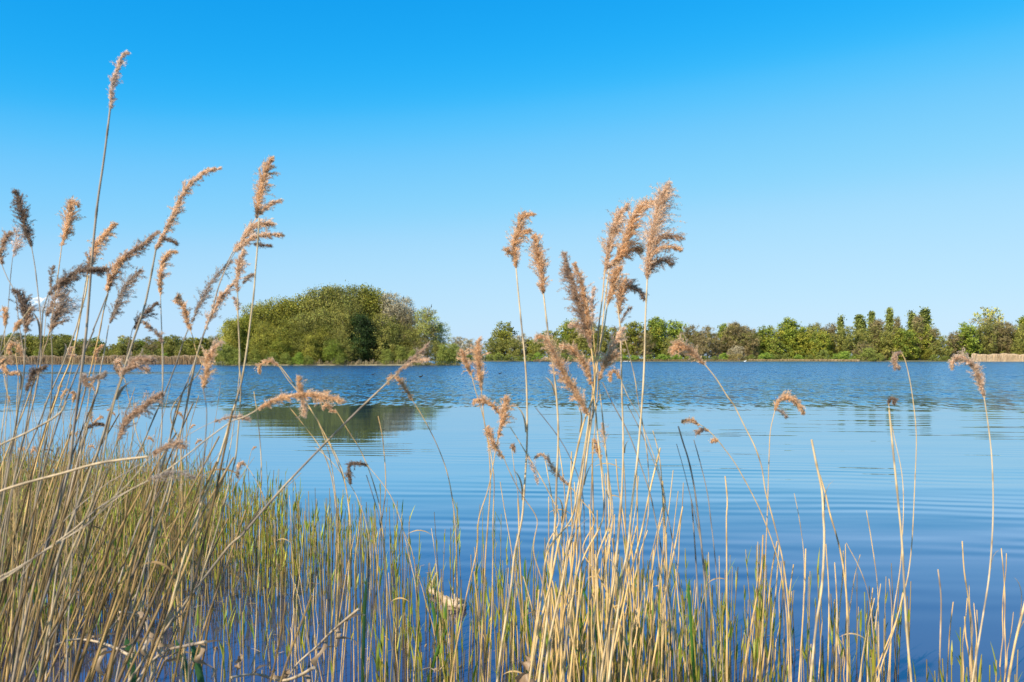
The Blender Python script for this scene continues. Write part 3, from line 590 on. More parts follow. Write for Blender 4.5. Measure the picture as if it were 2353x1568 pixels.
reed('reed with blunt bright orange plume between the dark plume and the tallest stem', 3.1, 7, [('A', [(765, 320), (730, 295), (690, 330), (680, 430), (655, 540), (625, 650), (605, 715)], 78, 'orange', 1.5, .15)],
     [('A', [(605, 712), (575, 950), (550, 1120), (535, 1300)]), ('C', [(525, 0), (480, 280), (430, 430), (390, 600), (300, 830), (210, 1080), (120, 1300), (40, 1500)])], None, .1, LG)
reed('reed with long fringed orange plume crossing right behind the tallest stem', 3.1, 8, [('A', [(1120, 495), (1050, 570), (980, 650), (920, 740), (880, 850), (855, 1000)], 78, 'orange', 1.4, .5)],
     [('A', [(855, 990), (820, 1180), (790, 1370)]), ('C', [(800, 0), (750, 200), (690, 370), (620, 560), (540, 750), (470, 900), (420, 1050), (340, 1250), (250, 1450)])], B_((.42, .32, .2)), .1, LG)
reed('pale bare stalk running beside the fringed orange reed, without a plume', 3.3, 7, [], [('A', [(865, 1000), (835, 1200)]), ('C', [(800, 30), (745, 330), (680, 560), (600, 750), (560, 880), (500, 1050), (440, 1250), (380, 1450)])], None, 0, LG)
reed('reed whose dark plume arches right like a flag behind the tallest stem', 2.6, 8, [('A', [(1050, 940), (960, 940), (860, 950), (760, 960), (690, 1000), (620, 1070), (540, 1120), (470, 1190)], 95, 'dark', 1.3, .6), ('A', [(600, 1060), (560, 1180), (500, 1290), (450, 1400)], 90, 'brown', .8, .6)],
     [('A', [(470, 1190), (430, 1320)]), ('C', [(420, 60), (400, 350), (360, 600), (310, 800), (290, 950), (250, 1200), (200, 1400)])], B_((.3, .23, .15)), 0, LG)
reed('reed with broad loose brown and pink plume low against the small cloud', 2.9, 8, [('A', [(600, 1200), (580, 1330), (530, 1430), (500, 1540)], 130, 'grey', 1.2, .5), ('C', [(560, 20), (545, 100), (520, 180), (495, 250)], 110, 'brown', .9, .4)],
     [('C', [(500, 240), (512, 500), (512, 700), (500, 900), (480, 1150), (440, 1350), (400, 1568)])], B_((.34, .27, .17)), 0, LG)
reed('reed with long brown plume bowing up and right toward the curved pale plume', 2.8, 9, [('A', [(1545, 575), (1470, 640), (1380, 710), (1290, 770), (1220, 830), (1150, 920), (1090, 1040), (1050, 1170)], 72, 'brown', 1.3, .45), ('A', [(1210, 830), (1140, 920), (1070, 1050), (1045, 1160)], 60, 'orange', .9, .1)],
     [('A', [(1060, 1165), (980, 1370), (905, 1560)]), ('C', [(920, 230), (860, 370), (800, 520), (730, 700), (660, 880), (600, 1030), (540, 1220), (480, 1400), (440, 1568)])], B_((.28, .22, .16)), 0, LG, None, .5)
reed('reed with airy purple-brown plume drooping below the bowed brown one', 3.0, 8, [('A', [(1390, 950), (1310, 1010), (1230, 1110), (1170, 1220), (1120, 1340), (1075, 1470)], 95, 'grey', .9, .7)],
     [('C', [(1065, 180), (1030, 400), (990, 600), (950, 820), (900, 1020), (840, 1230), (780, 1450), (740, 1568)])], B_((.62, .48, .33)), 0, LG, None, .1)
reed('pale thin stalk between the bowed brown reed and the airy one', 3.2, 6, [], [('A', [(1060, 1180), (1015, 1350), (975, 1568)]), ('C', [(920, 480), (890, 620), (850, 760), (800, 960), (740, 1150), (650, 1350), (560, 1568)])], None, 0, LG)
reed('reed with long whitish-brown plume sweeping up in a curve, its tip bent level', 2.7, 13, [('Z', [(992, 643), (930, 655), (865, 708), (820, 765), (788, 845), (748, 920), (705, 1008)], 27, 'tan', 1.5, .35), ('Z', [(800, 985), (770, 965), (735, 960)], 14, 'dark', .6)],
     [('Z', [(706, 1005), (675, 1170), (650, 1280), (610, 1400), (570, 1525)]), ('C', [(1190, 700), (1110, 940), (1060, 1100), (1010, 1270), (950, 1450), (900, 1568)]), ('J', [(380, 700), (300, 900), (225, 1120), (150, 1350), (90, 1568)])], B_((.38, .3, .2)), 0, LG)
reed('slender reed with S-shaped orange plume right of the curved whitish one', 3.1, 7, [('B', [(590, 437), (540, 440), (500, 470), (465, 560), (445, 670), (452, 800)], 48, 'orange', 1.4, .3)],
     [('B', [(452, 800), (457, 950), (465, 1200), (470, 1568)]), ('J', [(755, 400), (745, 560), (720, 730), (700, 920), (690, 1050), (640, 1350), (600, 1568)])], B_((.56, .44, .3)), 0, LG)
reed('low reed with blurred chestnut plume swept level above the water on the left', 2.2, 11, [('B', [(385, 1345), (320, 1335), (250, 1350), (190, 1390), (130, 1470)], 62, 'brown', 1.3, .5), ('C', [(1440, 620), (1360, 590), (1270, 590), (1200, 640)], 60, 'brown', .8, .6)],
     [('C', [(1200, 690), (1130, 900), (1075, 1130), (1040, 1300), (1000, 1568)]), ('J', [(440, 700), (380, 850), (300, 1050), (230, 1300), (180, 1568)])], B_((.45, .33, .18)), 0, LG)
reed('thin stalk with an orange drooping ball-like plume beside the chestnut one', 2.9, 5, [('B', [(130, 1490), (120, 1420), (105, 1365), (80, 1370), (85, 1430), (120, 1480)], 30, 'tan', 1.5, .1)],
     [('C', [(1190, 650), (1225, 720), (1250, 850), (1290, 1000), (1340, 1250), (1420, 1450)])], None, 0, LG)
reed('reed with small crooked rusty plume nodding left before the far wood', 2.9, 6, [('B', [(585, 830), (610, 805), (610, 860), (645, 900), (665, 960), (680, 1030), (705, 1095)], 44, 'orange', 1.5, .1)],
     [('B', [(703, 1090), (725, 1160), (755, 1290), (790, 1420)]), ('J', [(800, 300), (840, 460), (850, 640), (850, 900)])], None, 0, LG)
reed('reed with long gauzy grey plume streaming up to the right', 3.0, 8, [('B', [(1060, 510), (1000, 560), (920, 640), (850, 740), (780, 870), (712, 1035)], 66, 'grey', .8, .35)],
     [('B', [(705, 1035), (640, 1200), (590, 1360), (510, 1568)]), ('J', [(720, 330), (660, 470), (600, 580), (540, 700), (470, 860), (400, 1020), (330, 1200), (200, 1420)])], B_((.3, .24, .16)), 0, LG)
reed('reed with orange-edged plume just right of the gauzy grey one', 2.9, 9, [('B', [(1075, 690), (1010, 760), (950, 830), (905, 920), (860, 1010), (830, 1100)], 50, 'tan', 1.2, .25)],
     [('B', [(825, 1100), (790, 1200), (745, 1350), (700, 1568)]), ('J', [(860, 330), (820, 520), (790, 690), (740, 830), (700, 1000), (640, 1280), (610, 1500)])], B_((.5, .38, .22)), 0, LG)
reed('reed with tattered orange plume leaning behind the big upright left plume', 3.0, 8, [('B', [(1390, 200), (1320, 200), (1240, 210), (1180, 270), (1130, 350), (1060, 440)], 80, 'tan', 1.2, .55)],
     [('B', [(1060, 435), (1010, 540), (940, 730), (880, 950), (815, 1120), (760, 1300), (730, 1450)]), ('J', [(850, 380), (800, 600), (740, 800), (670, 1050), (600, 1300), (540, 1568)])], B_((.4, .32, .24)), 0, LG)
reed('reed with the big upright forked orange plume, left of the island', 2.8, 10, [('Z', [(1228, 595), (1205, 650), (1182, 720), (1168, 800), (1163, 868)], 38, 'orange', 1.6, .25), ('Z', [(1278, 783), (1240, 795), (1205, 815), (1172, 850)], 20, 'tan', 1, .2)],
     [('B', [(1280, 150), (1270, 350), (1250, 600), (1235, 800), (1210, 1000), (1185, 1200), (1160, 1370), (1130, 1540)]), ('J', [(1095, 280), (1060, 400), (1030, 500), (990, 620), (930, 760), (870, 950), (820, 1130), (760, 1350), (700, 1568)])], B_((.62, .47, .27)), 0, LG)
reed('reed with long level plume pointing right under the big forked one', 2.9, 7, [('B', [(1490, 300), (1400, 290), (1300, 298), (1220, 325), (1150, 370), (1080, 430)], 36, 'tan', 1.3, .2), ('B', [(1380, 385), (1300, 380), (1230, 370)], 30, 'dark', .7, .3)],
     [('B', [(1085, 425), (1010, 560), (930, 760), (870, 980), (800, 1170), (745, 1340), (690, 1500)]), ('J', [(820, 300), (780, 480), (700, 700), (620, 900), (540, 1150)])], B_((.46, .37, .28)), 0, LG)
reed('reed with spindle-shaped reddish plume hanging under the level one', 2.8, 8, [('B', [(1150, 430), (1120, 510), (1105, 600), (1095, 690), (1100, 780)], 62, 'tan', 1.2, .3), ('B', [(1230, 620), (1180, 650), (1140, 700)], 30, 'grey', .8)],
     [('B', [(1100, 775), (1105, 1000), (1115, 1250), (1115, 1400), (1128, 1540)]), ('J', [(1120, 300), (1110, 420), (1100, 520), (1070, 640), (1040, 760), (1000, 900), (960, 1020), (930, 1130), (880, 1300), (840, 1568)])], B_((.55, .42, .24)), 0, LG)
reed('thin stalk with a tiny wispy tuft close left of the spindle plume', 3.2, 4, [('B', [(1065, 820), (1085, 860), (1097, 930)], 20, 'pink', .9)], [('B', [(1097, 930), (1110, 1150), (1120, 1380)]), ('J', [(1100, 300), (1070, 500), (1010, 760), (960, 980)])], None, 0, LG)
reed('reed with soft out-of-focus orange plume low in front of the shrubs at the island end', 2.3, 7, [('J', [(985, 35), (962, 70), (965, 110), (948, 195)], 42, 'orange', 1.1, .2), ('B', [(960, 1190), (900, 1240), (860, 1300), (835, 1350)], 45, 'tan', .6, .3)],
     [('J', [(948, 190), (965, 300), (958, 450), (945, 600), (925, 800), (900, 1000), (890, 1250), (880, 1568)])], B_((.26, .21, .16)), 0, LG)
reed('short reed with dark feather-like plume pointing up right over the calm water', 2.6, 6, [('J', [(755, 222), (700, 255), (640, 300), (590, 345), (555, 435)], 46, 'brown', 1.3, .25)],
     [('J', [(553, 430), (500, 560), (440, 700), (380, 860), (320, 1060), (270, 1300)])], B_((.36, .28, .19)), 0, LG)
reed('small reed with short straight orange plume at the left picture edge', 3.0, 5, [('A', [(42, 1318), (52, 1390), (48, 1490)], 34, 'orange', 1.5, .1)], [('C', [(50, 190), (45, 400), (60, 600), (70, 800), (40, 1050), (10, 1300)])], None, 0, LG)
reed('reed with half-seen brown plume cut by the left picture edge', 2.8, 6, [('A', [(110, 585), (55, 640), (20, 720), (5, 800), (20, 900)], 62, 'brown', 1.3, .3)], [('A', [(18, 895), (60, 1000), (110, 1100), (150, 1180)]), ('C', [(190, 200), (235, 500), (225, 750), (190, 950), (150, 1200), (100, 1450)])], B_((.45, .34, .24)), 0, LG)
reed('reed with thick dark plume low on the left, its top bent left', 2.7, 8, [('A', [(135, 1150), (185, 1200), (220, 1300), (245, 1400), (255, 1500), (250, 1568)], 80, 'dark', 1.3, .35), ('C', [(300, 20), (270, 120), (250, 250)], 60, 'brown', 1, .4)],
     [('C', [(248, 245), (243, 500), (225, 750), (180, 980), (140, 1230), (80, 1500)])], B_((.33, .26, .17)), 0, LG)
reed('reed with see-through pinkish plume beside the dark ragged one', 3.2, 5, [('A', [(152, 560), (160, 640), (150, 730), (122, 830)], 85, 'pink', .8, .6)], [('A', [(124, 825), (105, 1000), (85, 1250), (60, 1500)]), ('C', [(40, 250), (5, 430), (-40, 700)])], B_((.32, .26, .19)), 0, LG)
reed('reed with small faint plume behind the arched dark plume', 3.4, 4, [('A', [(528, 915), (505, 1000), (492, 1110)], 30, 'grey', .9, .3)], [('A', [(492, 1105), (470, 1300)]), ('C', [(450, 100), (420, 400), (350, 800), (270, 1200)])], None, 0, LG)
reed('stalk slanting steeply right with an orange tuft near its top, far left', 2.6, 8, [('C', [(200, 150), (170, 180), (140, 240)], 40, 'orange', 1.1, .2)], [('C', [(310, 0), (200, 150), (120, 280), (40, 420), (-20, 520), (-160, 760)])], B_((.5, .38, .22)), 0, LG)
reed('reed with big curled orange plume folded over before the far left wood', 3.1, 5, [('C', [(100, 470), (90, 410), (130, 365), (180, 385), (200, 440), (250, 500), (265, 540)], 48, 'orange', 1.2, .15)], [('C', [(155, 450), (165, 560), (180, 680), (170, 850), (160, 1100), (150, 1400)])], None, 0, LG)
reed('reed with small dark open curl hanging by the tall thick stem', 3.2, 5, [('C', [(730, 480), (690, 480), (672, 440), (700, 400), (730, 410)], 26, 'tan', 1.1, .2)], [('C', [(735, 410), (710, 560), (650, 800), (560, 1050), (500, 1300)])], None, 0, LG)
reed('reed with short flame-like orange plume just left of a pale leaning stalk', 3.2, 5, [('C', [(1000, 385), (965, 420), (945, 470), (940, 530)], 28, 'orange', 1.3, .1)], [('C', [(940, 525), (915, 650), (890, 780), (860, 950), (840, 1200)])], None, 0, LG)
reed('reed with dark tangled plume at water level on the left', 2.4, 7, [('C', [(440, 590), (380, 620), (320, 660), (290, 740), (260, 830)], 62, 'dark', 1.1, .4)], [('C', [(262, 825), (230, 950), (180, 1150), (130, 1350), (90, 1568)])], B_((.33, .25, .16)), 0, LG)
reed('reed with brown plume folded down at the left edge above the water', 2.9, 5, [('C', [(60, 640), (40, 590), (35, 540), (70, 520), (120, 570)], 45, 'orange', 1.2, .1)], [('C', [(30, 640), (50, 720), (80, 900), (60, 1100), (40, 1400)])], None, 0, LG)
reed('reed with small level orange plume over the bright streak of water, far left', 3.0, 4, [('C', [(200, 670), (160, 650), (110, 655), (60, 665)], 18, 'orange', 1.2, .1)], [('C', [(60, 665), (40, 700), (60, 800), (95, 1000), (110, 1300)])], None, 0, LG)
reed('blurred reed with two loose purplish tufts over the bright streak of water', 2.3, 6, [('C', [(1030, 650), (990, 690), (930, 700), (870, 730)], 45, 'grey', .8, .4), ('C', [(820, 690), (840, 760), (880, 780)], 36, 'brown', .7, .3)], [('C', [(875, 780), (870, 900), (840, 1100), (800, 1350), (780, 1568)])], B_((.5, .4, .3)), 0, LG)
reed('thin reed with tiny hooked plume in front of the calm water, left', 3.3, 4, [('C', [(690, 850), (715, 845), (730, 870), (715, 940)], 18, 'orange', 1.2, .1)], [('C', [(735, 870), (700, 1000), (690, 1200), (680, 1400)])], None, 0, LG)
reed('reed with dark one-sided feathery plume before the gap in the far left wood', 2.8, 5, [('Z', [(705, 1250), (670, 1285), (630, 1320), (600, 1370)], 30, 'dark', .9, .5)], [('Z', [(600, 1368), (580, 1450), (562, 1568)]), ('C', [(1210, 560), (1170, 760), (1100, 1000), (1020, 1300)])], B_((.3, .24, .18)), 0, LG)
reed('reed with curly reddish-brown tuft over the far left wood', 2.6, 4, [('Z', [(650, 1340), (690, 1370), (720, 1400), (735, 1430)], 20, 'brown', .9, .3)], [('Z', [(735, 1430), (740, 1520)]), ('J', [(757, 260), (755, 420), (730, 650), (700, 900), (690, 1200)])], B_((.42, .32, .22)), 0, LG)
reed('thin reed whose flat brown leaf-like plume floats level over calm water, left', 3.0, 4, [('C', [(1010, 1155), (950, 1150), (890, 1170), (830, 1195)], 20, 'dark', 1.2, .1)], [('C', [(830, 1195), (790, 1280), (760, 1450)])], B_((.3, .22, .14)), 0, LG)
reed('blurred reed with pink-brown streaming tuft above the green shoots', 2.1, 6, [('J', [(870, 470), (820, 455), (770, 470), (710, 505)], 32, 'brown', .9, .3)], [('J', [(705, 508), (600, 640), (480, 750), (410, 830), (200, 960), (0, 1090)])], B_((.55, .42, .27)), 0, LG)
reed('blurred reed with faint pale tuft, its stalk running parallel to the long slanting one', 2.2, 6, [('J', [(900, 610), (840, 590), (760, 600), (690, 625)], 40, 'grey', .6, .3)], [('J', [(690, 625), (560, 700), (450, 790), (300, 900), (120, 1010), (-40, 1100)])], B_((.52, .4, .26)), 0, LG)
reed('reed nodding right with a heavy level orange plume over the island reflection', 2.3, 8, [('K', [(480, 255), (430, 240), (370, 232), (300, 225), (230, 232), (150, 258), (80, 295)], 34, 'orange', 1.3, .15), ('K', [(275, 150), (280, 190), (290, 225)], 20, 'orange', 1.1, .1), ('K', [(300, 320), (297, 280), (290, 240)], 24, 'tan', .8, .1)],
     [('K', [(80, 295), (20, 330)]), ('J', [(1090, 345), (970, 430), (870, 510), (760, 590), (650, 650), (480, 740), (350, 850), (200, 960), (0, 1100)])], B_((.5, .38, .24)), 0, LG)
reed('thin low reed with a flattened tuft, beneath the nodding heavy plume', 2.5, 4, [('J', [(1170, 345), (1110, 330), (1050, 335), (1000, 350)], 20, 'brown', .7, .2)], [('J', [(1000, 350), (900, 400), (780, 480), (640, 560), (500, 640)])], B_((.45, .35, .26)), 0, LG)
reed('long straight brown stalk slanting across the water up to the right, wispy at its tip', 2.4, 11, [('K', [(880, -10), (820, 40), (770, 85), (730, 130)], 20, 'brown', .7, .3), ('K', [(880, 60), (820, 65), (760, 100)], 22, 'tan', .6, .2)],
     [('K', [(735, 125), (650, 205), (560, 290), (400, 450), (200, 660), (0, 890)]), ('J', [(1080, 920), (910, 1140), (760, 1340), (600, 1568)])], B_((.40, .30, .19)), 0, MG, None, .5)
reed('thick pale broken stalk leaning almost flat across the left foreground', 2.1, 11, [], [('J', [(690, 515), (560, 530), (440, 550), (300, 590), (130, 635), (-10, 680), (-200, 760)])], B_((.52, .38, .22)), 0, LG)
reed('thinner pale stalk lying flat above the thick broken one, far left', 2.3, 8, [], [('J', [(310, 255), (290, 300), (240, 340), (130, 400), (0, 460), (-160, 540)])], B_((.5, .37, .22)), 0, LG)
# ---- left of centre
reed('reed with small hooked plume bent left below the island shore', 3.6, 4, [('K', [(92, 125), (92, 95), (115, 75), (150, 70), (180, 90)], 15, 'orange', 1.4, .1)], [('K', [(178, 85), (220, 150), (265, 205), (330, 290), (380, 390), (420, 520), (440, 640), (455, 780), (460, 950), (455, 1200), (440, 1450)])], None, 0, MG, None, .1)
reed('bare curved stalk twin to the hooked reed under the island', 3.6, 4, [], [('K', [(188, 92), (240, 160), (300, 250), (360, 340), (410, 440), (450, 530), (490, 640), (510, 780), (517, 950), (510, 1200), (490, 1400)])], None, .1, MG, None, .1)
reed('curved reed with hooked orange plume right of the island reflection', 3.5, 5, [('K', [(692, 172), (695, 150), (720, 142), (750, 165), (778, 205), (805, 252)], 19, 'orange', 1.4, .1)], [('K', [(803, 248), (860, 340), (920, 460), (965, 580), (990, 700), (1005, 830), (1012, 1000), (1015, 1200), (1005, 1450)])], None, 0, MG, None, .15)
reed('curved reed with little curled plume in the island reflection', 3.5, 5, [('K', [(390, 295), (395, 278), (415, 275), (430, 300), (452, 305)], 15, 'orange', 1.4, .1)], [('K', [(450, 300), (510, 400), (560, 480), (600, 570), (630, 660), (655, 760), (665, 850), (680, 1000), (687, 1200), (680, 1450)])], None, 0, MG, None, .1)
reed('broken-topped stub rising alone from the calm water right of the reflection', 3.7, 4, [], [('K', [(645, 325), (665, 420), (678, 560), (680, 670), (667, 780), (650, 900), (640, 1100), (610, 1400)])], None, 0, MG, None, .3)
reed('reed with dark down-hooked claw-like plume over open water', 3.3, 4, [('K', [(515, 635), (508, 590), (515, 555), (545, 545), (595, 555)], 19, 'dark', 1.4, .1)], [('K', [(592, 552), (650, 620), (710, 710), (755, 830), (790, 980), (820, 1120), (828, 1300), (815, 1500)])], None, 0, MG, None, .1)
reed('short dark thin spike beside the dark-hooked reed', 3.4, 4, [], [('K', [(590, 600), (625, 710), (650, 800), (670, 950)])], B_((.22, .2, .18)), 0, MG)
reed('pale pencil-thin stub standing straight left of the reflection', 3.4, 4, [], [('K', [(65, 210), (85, 350), (100, 560), (95, 760), (88, 1000), (75, 1300)])], None, 0, MG, None, .1)
reed('arching bare stalk crossing behind the nodding heavy plume', 3.5, 4, [], [('K', [(220, 270), (300, 370), (380, 480), (420, 580), (445, 720), (455, 900), (440, 1150), (420, 1400)])], None, 0, MG, None, .1)
reed('arching bare stalk just right of its twin, under the heavy plume', 3.5, 4, [], [('K', [(325, 285), (385, 390), (440, 490), (480, 590), (505, 720), (515, 860), (505, 1100), (480, 1400)])], None, .1, MG, None, .1)
reed('short drooping thread-thin stalk crossing the arching twins', 3.6, 3, [], [('K', [(350, 470), (410, 520), (480, 600), (540, 690), (590, 830), (610, 1000), (600, 1300)])], None, .1, MG, None, .1)
reed('slim upright stalk with tiny curl at the edge of the green shoots, left', 3.2, 4, [('K', [(-12, 610), (-15, 570), (0, 545), (25, 550)], 12, 'tan', 1)], [('K', [(20, 545), (60, 600), (110, 700), (150, 850), (170, 1000), (175, 1250)])], None, 0, MG, None, .1)
# ---- central clump
reed('slim reed with lumpy zigzag orange plume, first of the central clump', 3.2, 9, [('Y', [(422, 187), (390, 190), (360, 215), (352, 270), (335, 330), (343, 430)], 36, 'orange', 1.7, .2), ('Y', [(298, 345), (312, 355), (332, 370)], 16, 'orange', 1.2, -.4), ('Y', [(408, 258), (385, 265), (360, 290)], 20, 'orange', 1.2, .2)],
     [('Y', [(344, 430), (365, 650), (385, 850), (393, 1000), (394, 1200), (388, 1330), (378, 1480), (370, 1568)]), ('L', [(160, 980), (145, 1130), (120, 1280), (95, 1440), (80, 1568)])], B_((.66, .49, .28)), 0, CG, None, .4)
reed('slim reed with oval orange plume, second of the central clump', 3.2, 10, [('Y', [(428, 283), (437, 330), (452, 390), (463, 470), (468, 550)], 44, 'orange', 1.8, -.05)],
     [('Y', [(468, 545), (490, 730), (515, 900), (530, 1050), (535, 1200), (527, 1400), (522, 1568)]), ('L', [(335, 1020), (325, 1150), (310, 1300), (290, 1450), (275, 1568)])], B_((.68, .50, .28)), 0, CG, None, .35)
reed('reed with long sword-like plume leaning left and frayed at its left side', 3.0, 10, [('Y', [(562, 365), (580, 430), (600, 490), (620, 560), (645, 640), (670, 720), (685, 800)], 46, 'brown', 1.3, -.45), ('Y', [(608, 410), (640, 490), (660, 590), (672, 680), (684, 780)], 30, 'orange', 1.6, -.1), ('Y', [(600, 690), (630, 700), (660, 740)], 30, 'tan', .9, -.3)],
     [('Y', [(684, 790), (692, 850), (700, 930), (692, 1010), (650, 1130), (610, 1300), (580, 1450), (560, 1568)]), ('L', [(360, 950), (330, 1100), (280, 1300), (250, 1450)])], None, 0, CG)
reed('small reed with faint pinkish tuft and one dark drooping leaf, beside the sword-like plume', 3.3, 5, [('Y', [(697, 518), (690, 560), (688, 610), (690, 670)], 26, 'pink', 1.0, .1)], [('Y', [(690, 665), (700, 800), (715, 900), (705, 1100), (690, 1300), (680, 1568)])], None, 0, CG, [('Y', [(745, 640), (720, 655), (690, 690)], .006)])
reed('reed with narrow curved plume, left one of the tall trio', 3.1, 8, [('Y', [(848, 140), (815, 180), (785, 250), (765, 330), (755, 390), (747, 445)], 40, 'tan', 1.7, .3)],
     [('Y', [(745, 440), (735, 560), (720, 680), (712, 790), (700, 900), (680, 1080), (665, 1200), (645, 1350), (625, 1520)]), ('L', [(440, 960), (420, 1100), (390, 1250), (370, 1400), (345, 1568)])], None, 0, CG)
reed('reed with wide plume bent right at its tip, middle of the tall trio', 3.2, 8, [('Y', [(968, 130), (925, 142), (880, 185), (850, 260), (830, 330), (800, 385), (768, 425)], 58, 'orange', 1.9, .4), ('Y', [(915, 350), (870, 345), (820, 370), (775, 410)], 36, 'orange', 1.4, .4)],
     [('Y', [(768, 420), (748, 560), (735, 690), (722, 800), (708, 900), (690, 1080), (672, 1220), (652, 1380), (630, 1520)]), ('L', [(470, 960), (445, 1100), (420, 1250), (400, 1400), (380, 1568)])], None, 0, CG)
reed('reed with blunt orange plume directly beneath the tall trio', 3.1, 9, [('Y', [(815, 430), (795, 450), (785, 500), (772, 550), (757, 600)], 40, 'orange', 1.8, .1)],
     [('Y', [(757, 590), (742, 700), (722, 800), (707, 900), (697, 1000), (690, 1080), (662, 1220), (640, 1380), (610, 1568)]), ('L', [(410, 950), (385, 1100), (350, 1250), (320, 1400), (300, 1568)])], B_((.68, .5, .28)), 0, CG)
reed('reed whose brown plume flings a loose dark tail right beneath the tall trio', 3.3, 9, [('Y', [(925, 570), (900, 530), (870, 515), (840, 510), (815, 530), (805, 600)], 30, 'brown', 1.4, .3), ('Y', [(840, 480), (820, 520), (815, 570), (812, 640)], 36, 'orange', 1.5, .2)],
     [('Y', [(803, 595), (815, 700), (820, 850), (823, 1000), (828, 1150), (828, 1300), (820, 1500)]), ('L', [(650, 850), (640, 950), (625, 1100), (600, 1300), (570, 1500)])], B_((.66, .48, .27)), 0, CG)
reed('thin curved stalk with loose threads leaving the brown tailed plume', 3.4, 5, [('Y', [(860, 610), (835, 640), (815, 680)], 20, 'grey', .5, .3)], [('Y', [(815, 680), (850, 800), (880, 920), (895, 1020), (920, 1150), (940, 1300), (945, 1450), (940, 1568)]), ('L', [(760, 950), (770, 1150), (760, 1400)])], None, 0, CG)
reed('tallest reed of the centre with the largest fluffy plume, its upper stem blue-grey', 3.1, 10, [('Y', [(1030, 48), (1012, 90), (990, 160), (970, 240), (952, 330), (942, 410), (938, 482)], 66, 'tan', 2.0, .35), ('Y', [(1100, 295), (1055, 285), (1010, 290), (970, 310)], 30, 'brown', 1.0, .2), ('Y', [(1085, 345), (1040, 335), (990, 340), (955, 370)], 30, 'orange', 1.1, .2), ('Y', [(1050, 410), (1010, 395), (970, 410), (942, 450)], 34, 'dark', 1.1, .3)],
     [('Y', [(938, 480), (932, 600), (928, 700), (926, 800), (920, 950), (908, 1120), (890, 1320), (870, 1480), (862, 1568)]), ('L', [(690, 950), (665, 1070), (650, 1200), (620, 1400), (600, 1568)])], B_((.68, .51, .29)), 0, CG, None, .4)
reed('reed with large drooping orange plume hooked over to the left, crossing the oval-plumed stem', 2.9, 9, [('Y', [(437, 750), (455, 740), (485, 752), (510, 800), (540, 860), (570, 920), (610, 980), (645, 1040), (675, 1100)], 44, 'orange', 1.4, -.4)],
     [('Y', [(675, 1095), (668, 1150), (645, 1300), (622, 1430), (592, 1568)]), ('L', [(320, 950), (290, 1150), (260, 1350), (230, 1568)])], None, 0, CG)
reed('reed with shorter orange plume bent left in the heart of the clump', 3.0, 8, [('Y', [(548, 782), (590, 795), (630, 830), (660, 880), (688, 960)], 32, 'orange', 1.5, -.2)], [('Y', [(688, 955), (702, 1050), (715, 1200), (735, 1400), (735, 1568)]), ('L', [(480, 1000), (460, 1200), (430, 1450)])], None, 0, CG)
reed('reed with two-tongued orange plume flaring right at the crossing of the stems', 3.1, 7, [('Y', [(805, 820), (770, 835), (740, 870), (718, 940)], 32, 'orange', 1.3, .1), ('Y', [(830, 700), (800, 750), (765, 810), (730, 900)], 36, 'tan', 1.0, .1)],
     [('Y', [(716, 940), (730, 1050), (745, 1200), (765, 1400), (770, 1568)]), ('L', [(545, 1000), (540, 1200), (520, 1450)])], None, 0, CG)
reed('thin reed with tight hooked curl beside the stem of the brown tailed plume', 3.4, 4, [('Y', [(770, 938), (775, 905), (795, 898), (817, 930)], 17, 'orange', 1.3, 0)], [('Y', [(815, 925), (850, 1010), (900, 1100), (950, 1230), (990, 1350), (1020, 1500)]), ('L', [(830, 900), (850, 1150), (850, 1400)])], None, 0, CG)
reed('left-hand reed of the clump with tall feather plume before the far shrubs', 3.3, 6, [('Y', [(177, 753), (172, 800), (178, 870), (183, 930), (188, 985)], 36, 'orange', 1.5, 0)], [('Y', [(188, 980), (200, 1120), (220, 1240), (228, 1400), (218, 1568)]), ('L', [(25, 1000), (15, 1250), (0, 1500)])], None, 0, CG)
reed('reed with smaller slanted plume leftmost of the central clump', 3.3, 5, [('Y', [(98, 800), (112, 840), (125, 870), (142, 915)], 26, 'orange', 1.4, 0)], [('Y', [(140, 905), (165, 1000), (190, 1080), (213, 1180), (232, 1280), (245, 1400), (240, 1568)]), ('L', [(60, 1000), (55, 1250), (40, 1500)])], None, 0, CG)
reed('reed with double orange plume shaped like a bent wing, left in the clump', 3.1, 6, [('Y', [(152, 1040), (165, 1028), (200, 1030), (235, 1050), (268, 1085)], 22, 'orange', 1.4, 0), ('Y', [(302, 1012), (290, 1070), (280, 1130), (262, 1200)], 36, 'orange', 1.5, .1)],
     [('Y', [(262, 1195), (250, 1260), (235, 1350), (215, 1440), (175, 1568)]), ('L', [(-15, 950), (-60, 1150), (-110, 1400)])], None, 0, CG)
reed('reed with narrow orange plume pointing down, under the bent-wing plume', 3.1, 5, [('Y', [(215, 1150), (228, 1190), (248, 1235), (290, 1290)], 26, 'orange', 1.3, 0)], [('Y', [(288, 1285), (310, 1340), (350, 1420), (400, 1500), (440, 1568)]), ('L', [(250, 950), (290, 1100), (320, 1300)])], None, 0, CG)
reed('stalk with pale tattered tuft and grey middle slanting down right in the clump', 3.2, 6, [('Y', [(395, 1280), (412, 1310), (425, 1350), (445, 1410)], 24, 'pink', .6, 0)], [('Y', [(318, 1150), (350, 1200), (395, 1275), (440, 1350), (490, 1440), (540, 1568)]), ('L', [(310, 950), (350, 1150), (380, 1400)])], None, 0, CG)
reed('stalk hooked at its top with brown plume sliding down right in the clump', 3.3, 6, [('Y', [(430, 1290), (455, 1272), (480, 1285), (510, 1330), (545, 1375), (590, 1420)], 20, 'tan', .9, 0)], [('Y', [(590, 1418), (640, 1480), (700, 1568)]), ('L', [(480, 950), (560, 1080), (640, 1250), (690, 1450)])], None, 0, CG)
